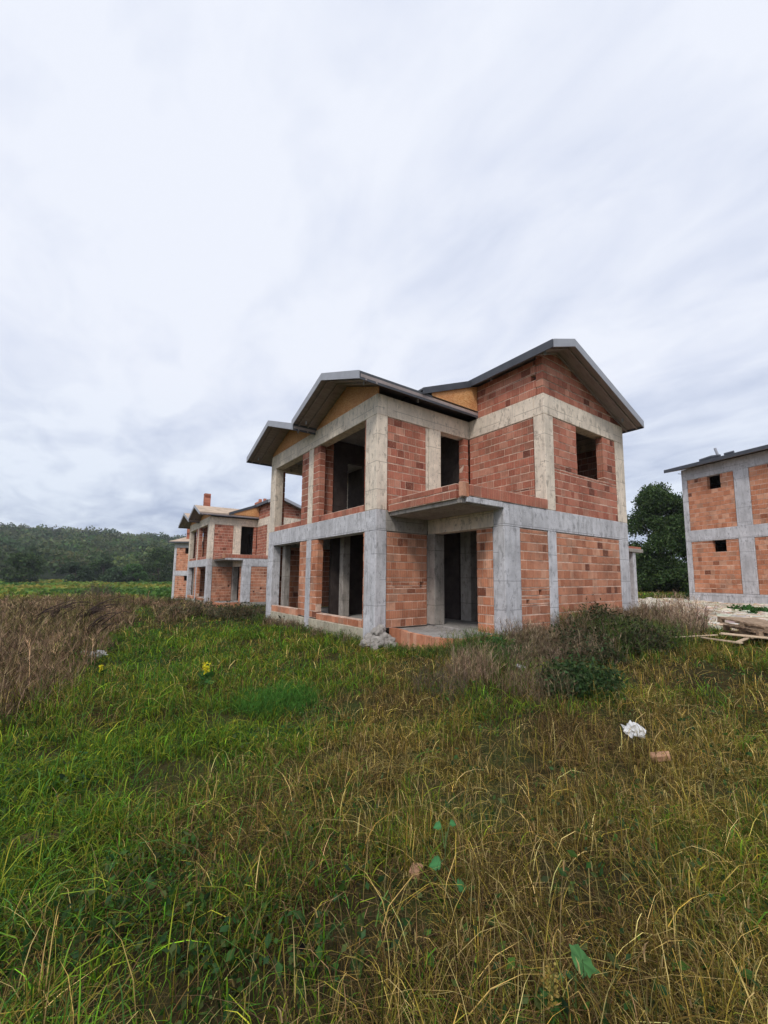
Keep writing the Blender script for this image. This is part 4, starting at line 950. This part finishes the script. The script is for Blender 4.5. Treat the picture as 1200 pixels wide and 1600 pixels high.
# ------------------------------------------------------------------ pallets and planks
def pallet():
    t = empty('pallet', label='x', cat='pallet', group='timber pallets stacked at the right')
    for k in range(8): MB().box(-.6+k*.16, -.6+k*.16+.085, -.5, .5, .118, .138).build('slat', M_WOOD, t, bevel=.003)
    for k in (-.5, -.05, .4): MB().box(-.6, .6, k, k+.1, .095, .116).build('stringer', M_WOOD, t, bevel=.003)
    for k in (-.5, -.05, .4): MB().box(-.6, .6, k, k+.1, .0, .018).build('runner', M_WOOD, t, bevel=.003)
    for i in (-.6, -.05, .5):
        for k in (-.5, -.05, .4): MB().box(i, i+.1, k, k+.1, .02, .093).build('block', M_WOOD, t, bevel=.003)
    return t
pal_x, pal_y, _ = ground_at(1198, 1003)
p0 = pallet(); pz = Hs(pal_x, pal_y)+.02
lbs = ['lowest timber pallet of the stack at the right edge', 'second timber pallet from the ground in the right-hand stack', 'top weathered slatted pallet, lying skewed on the right-hand stack']
for i, (dx, dy, rz, s) in enumerate(((.05, -.05, .1, .95), (-.03, .03, -.12, 1.0), (-.06, .05, .12, 1.05))):
    o = p0 if i == 0 else copy_tree(p0); o.location = (pal_x+dx, pal_y+dy, pz+(0, .135, .285)[i]); o.rotation_euler = (.02*i, (-.01, -.03, -.09)[i], A_R+pi/2+rz); o.scale = (s, s, 1); o['label'] = lbs[i]
pk = [((1045, 1010), (1120, 1006), 'longest pale plank lying in the grass left of the pallets'), ((1098, 1010), (1160, 1020), 'short pale plank crossing the end of the longest plank'),
      ((1126, 1004), (1230, 1016), 'pale plank running right in front of the pallets'), ((1150, 1018), (1172, 1008), 'short plank end slanting up towards the pallets'), ((1165, 1010), (1240, 1004), 'pale plank closest to the pallet stack')]
for (a, b_, lb) in pk:
    xa, ya, za = ground_at(*a); xb, yb, zb = ground_at(*b_); d = sqrt((xb-xa)**2+(yb-ya)**2)
    mb = MB().box(-d/2, d/2, -.05, .05, -.012, .012, jit=.004); o = mb.build('plank', M_PLANK, bevel=.003)
    o.location = ((xa+xb)/2, (ya+yb)/2, (za+zb)/2+.17+random.uniform(0, .04)); o.rotation_euler = (random.uniform(-.2, .2), -atan2(zb-za, d), atan2(yb-ya, xb-xa))
    tag(o, lb, 'plank', 'loose planks by the pallets')

# ------------------------------------------------------------------ single plants
def leaf_mesh(parent, P, d, nrm, size, col, lobed=True, name='leaf'):
    d = np.array(d, float); d /= np.linalg.norm(d); nrm = np.array(nrm, float); nrm -= d*(nrm@d); nrm /= np.linalg.norm(nrm); s_ = np.cross(d, nrm)
    prof = [(0, .02), (.06, .36), (.2, .50), (.30, .34), (.42, .50), (.55, .36), (.66, .34), (.78, .17), (.88, .14), (1, .0)] if lobed else [(0, .02), (.2, .22), (.45, .3), (.7, .2), (1, 0)]
    V = []; P = np.array(P, float)
    for u, wv in prof:
        c = P+d*u*size-nrm*.16*size*u*u
        V += [c-s_*wv*size+nrm*.10*wv*size, c, c+s_*wv*size+nrm*.10*wv*size]
    Q = []
    for i in range(len(prof)-1):
        for k in (0, 1): Q.append((i*3+k, i*3+k+1, (i+1)*3+k+1, (i+1)*3+k))
    C = np.tile(np.array(col), (len(V), 1)); C[1::3] *= 1.5
    return np_mesh(name, np.array(V), Q, M_LEAF, parent, col=C, smooth=False)
def jagged_leaf(parent, P, d, nrm, size, col):
    ol = [(0, .0), (-.10, .14), (-.06, .28), (-.14, .50), (-.02, .47), (.08, .55), (.20, .60), (.28, .46), (.40, .47), (.50, .34), (.62, .30), (.70, .16), (.95, .02), (.78, -.06), (.66, -.08), (.56, -.24), (.44, -.20), (.34, -.30), (.20, -.20), (.08, -.16)]
    d = np.array(d, float); d /= np.linalg.norm(d); nrm = np.array(nrm, float); nrm -= d*(nrm@d); nrm /= np.linalg.norm(nrm); s_ = np.cross(nrm, d)
    V = []; C = []; m = len(ol); cx_, cy_ = .26, .14
    for rg in (0, .35, .7, 1):
        for i, (a, b_) in enumerate(ol):
            u, v = cx_+(a-cx_)*rg, cy_+(b_-cy_)*rg; w_ = .05*math.sin(i*2.1)*rg-.12*rg*rg*abs(v-.1)-.10*u*u
            V.append(np.array(P)+(d*u+s_*v+nrm*w_)*size); f = .9+.25*math.sin(i*1.7+rg*2); C.append(np.array(col)*f)
    Q = [(r*m+i, r*m+(i+1) % m, (r+1)*m+(i+1) % m, (r+1)*m+i) for r in range(3) for i in range(m)]
    return np_mesh('leaf', np.array(V), Q, M_LEAF, parent, col=np.array(C), smooth=True)
def broad_plant(px, py, h, leaves, label, size, col):
    x, y, z = ground_at(px, py); t = empty('broadleaf_weed', (x, y, z), label=label, cat='plant')
    tocam = np.array([CAM[0]-x, CAM[1]-y, 0]); tocam /= np.linalg.norm(tocam); rgt = np.array([rt0[0], rt0[1], 0])
    mb = MB(); mb.tube([(0, 0, -.02), (.01, 0, h)], [.004, .003], 6)
    for (a, b_, c_, s) in leaves:
        P = rgt*a+tocam*(-b_)*.3+np.array([0, 0, h*c_]); mb.tube([(0, 0, h*c_*.6), tuple(P)], [.003, .002], 5)
        dr = rgt*(1 if a >= 0 else -1)*.8+tocam*.3*b_+np.array([0, 0, -.25]); leaf_mesh(t, P, dr, np.array([0, 0, 1])+tocam*.7, size*s, col)
    mb.build('stem', plain('green_stem', (.10, .16, .05), .6, .2, 10, 0), t)
    return t
bp = broad_plant(900, 1600, .17, [(-.04, .3, .5, .35)], 'single large jagged green leaf in the bottom right foreground', .08, (.05, .15, .045))
tc_ = np.array([CAM[0], CAM[1], 0])-np.array([bp.location[0], bp.location[1], 0]); tc_ /= np.linalg.norm(tc_)
jagged_leaf(bp, (0, 0, .20), np.array([rt0[0], rt0[1], 0])+tc_*.2+np.array([0, 0, -.2]), tc_*.8+np.array([0, 0, 1]), .10, (.075, .20, .06))
broad_plant(695, 1375, .24, [(-.02, .1, 1.1, .55), (.03, .1, 1.15, .45), (-.02, -.5, .75, .8), (.06, -.8, .55, .7), (-.03, -.2, .6, .4)], 'small plant with four bright green lobed leaves in the middle foreground', .085, (.05, .17, .055))
def flower_spike(px, py, h, n, label, cols, wid=.05, fs=.016):
    x, y, z = ground_at(px, py); t = empty('flowering_weed', (x, y, z), label=label, cat='flower')
    mb = MB()
    for k in range(4): a = random.uniform(0, 2*pi); mb.tube([(0, 0, -.02), (wid*.3*cos(a), wid*.3*sin(a), h*.5), (wid*.7*cos(a), wid*.7*sin(a), h*random.uniform(.85, 1))], [.003, .0025, .0015], 5)
    mb.build('stem', plain('green_stem2', (.12, .14, .04), .6, .2, 10, 0), t)
    P = np.stack([RNG.normal(0, wid*.5, n), RNG.normal(0, wid*.5, n), h*RNG.uniform(.45, 1.03, n)], 1)
    V, Q, C = cards(P, fs, pal(n, cols, .12), 0, 1.2); np_mesh('blossom', V, Q, M_LEAF, t, col=C)
    m = 26; P = np.stack([RNG.normal(0, wid, m), RNG.normal(0, wid, m), h*RNG.uniform(.05, .6, m)], 1)
    V, Q, C = cards(P, fs*2.2, pal(m, [(.05, .13, .03)]), 0, 2.4); np_mesh('leaves', V, Q, M_LEAF, t, col=C)
YF = [(.85, .72, .04), (.75, .70, .05)]
flower_spike(320, 1078, .36, 70, 'bright yellow flower spike in the green grass below the left houses', YF, .045, .035)
flower_spike(156, 1062, .22, 30, 'tiny yellow flower beside the left-hand white bag', YF, .035, .03)
flower_spike(862, 1612, .20, 150, 'yellowish-brown seed spike at the bottom edge beside the large green leaf', [(.38, .27, .06), (.28, .22, .06), (.45, .34, .10)], .028, .011)
# nodding seed heads in the foreground grass
def seed_heads():
    n = 520; x, y, r = scatter(n, 1.1, 7, 1.0, -40, 40); k = table(G_GREEN, x, y) < .5; x, y = x[k], y[k]; n = len(x); z = H(x, y)
    h = RNG.uniform(.22, .45, n); az = RNG.uniform(0, 2*pi, n); V1, Q1, C1 = blades(x, y, z, h, np.full(n, .0025), az, np.full(n, .5), pal(n, [(.30, .25, .10)]), 4)
    tx = x+np.cos(az)*h*.5; ty = y+np.sin(az)*h*.5; tz = z+h*.86
    parts_ = [(V1, Q1, C1)]
    for kx in range(3):
        f = RNG.uniform(0, pi, n); parts_.append(blades(tx, ty, tz, np.full(n, .04), np.full(n, .008), az, np.full(n, .6), pal(n, [(.34, .24, .11), (.28, .22, .08)]), 2))
    V, Q, C = merge(parts_); tag(np_mesh('seed_heads', V, Q, M_DRY, col=C), 'small tan seed heads nodding in the foreground grass', 'seed heads', kind='stuff')
seed_heads()

# ------------------------------------------------------------------ air
hz = MB().box(-2700, 2700, -2700, 2700, -4, 75).build('haze', bpy.data.materials.new('haze_air'))
hm = hz.data.materials[0]; hm.use_nodes = True; t = hm.node_tree; t.nodes.clear(); o_ = t.nodes.new('ShaderNodeOutputMaterial'); pv = t.nodes.new('ShaderNodeVolumePrincipled')
pv.inputs['Density'].default_value = .00030; pv.inputs['Color'].default_value = (.86, .90, 1, 1); pv.inputs['Anisotropy'].default_value = .2
t.links.new(pv.outputs[0], o_.inputs['Volume']); tag(hz, kind='stuff', label='thin pale haze over the whole landscape', cat='haze')
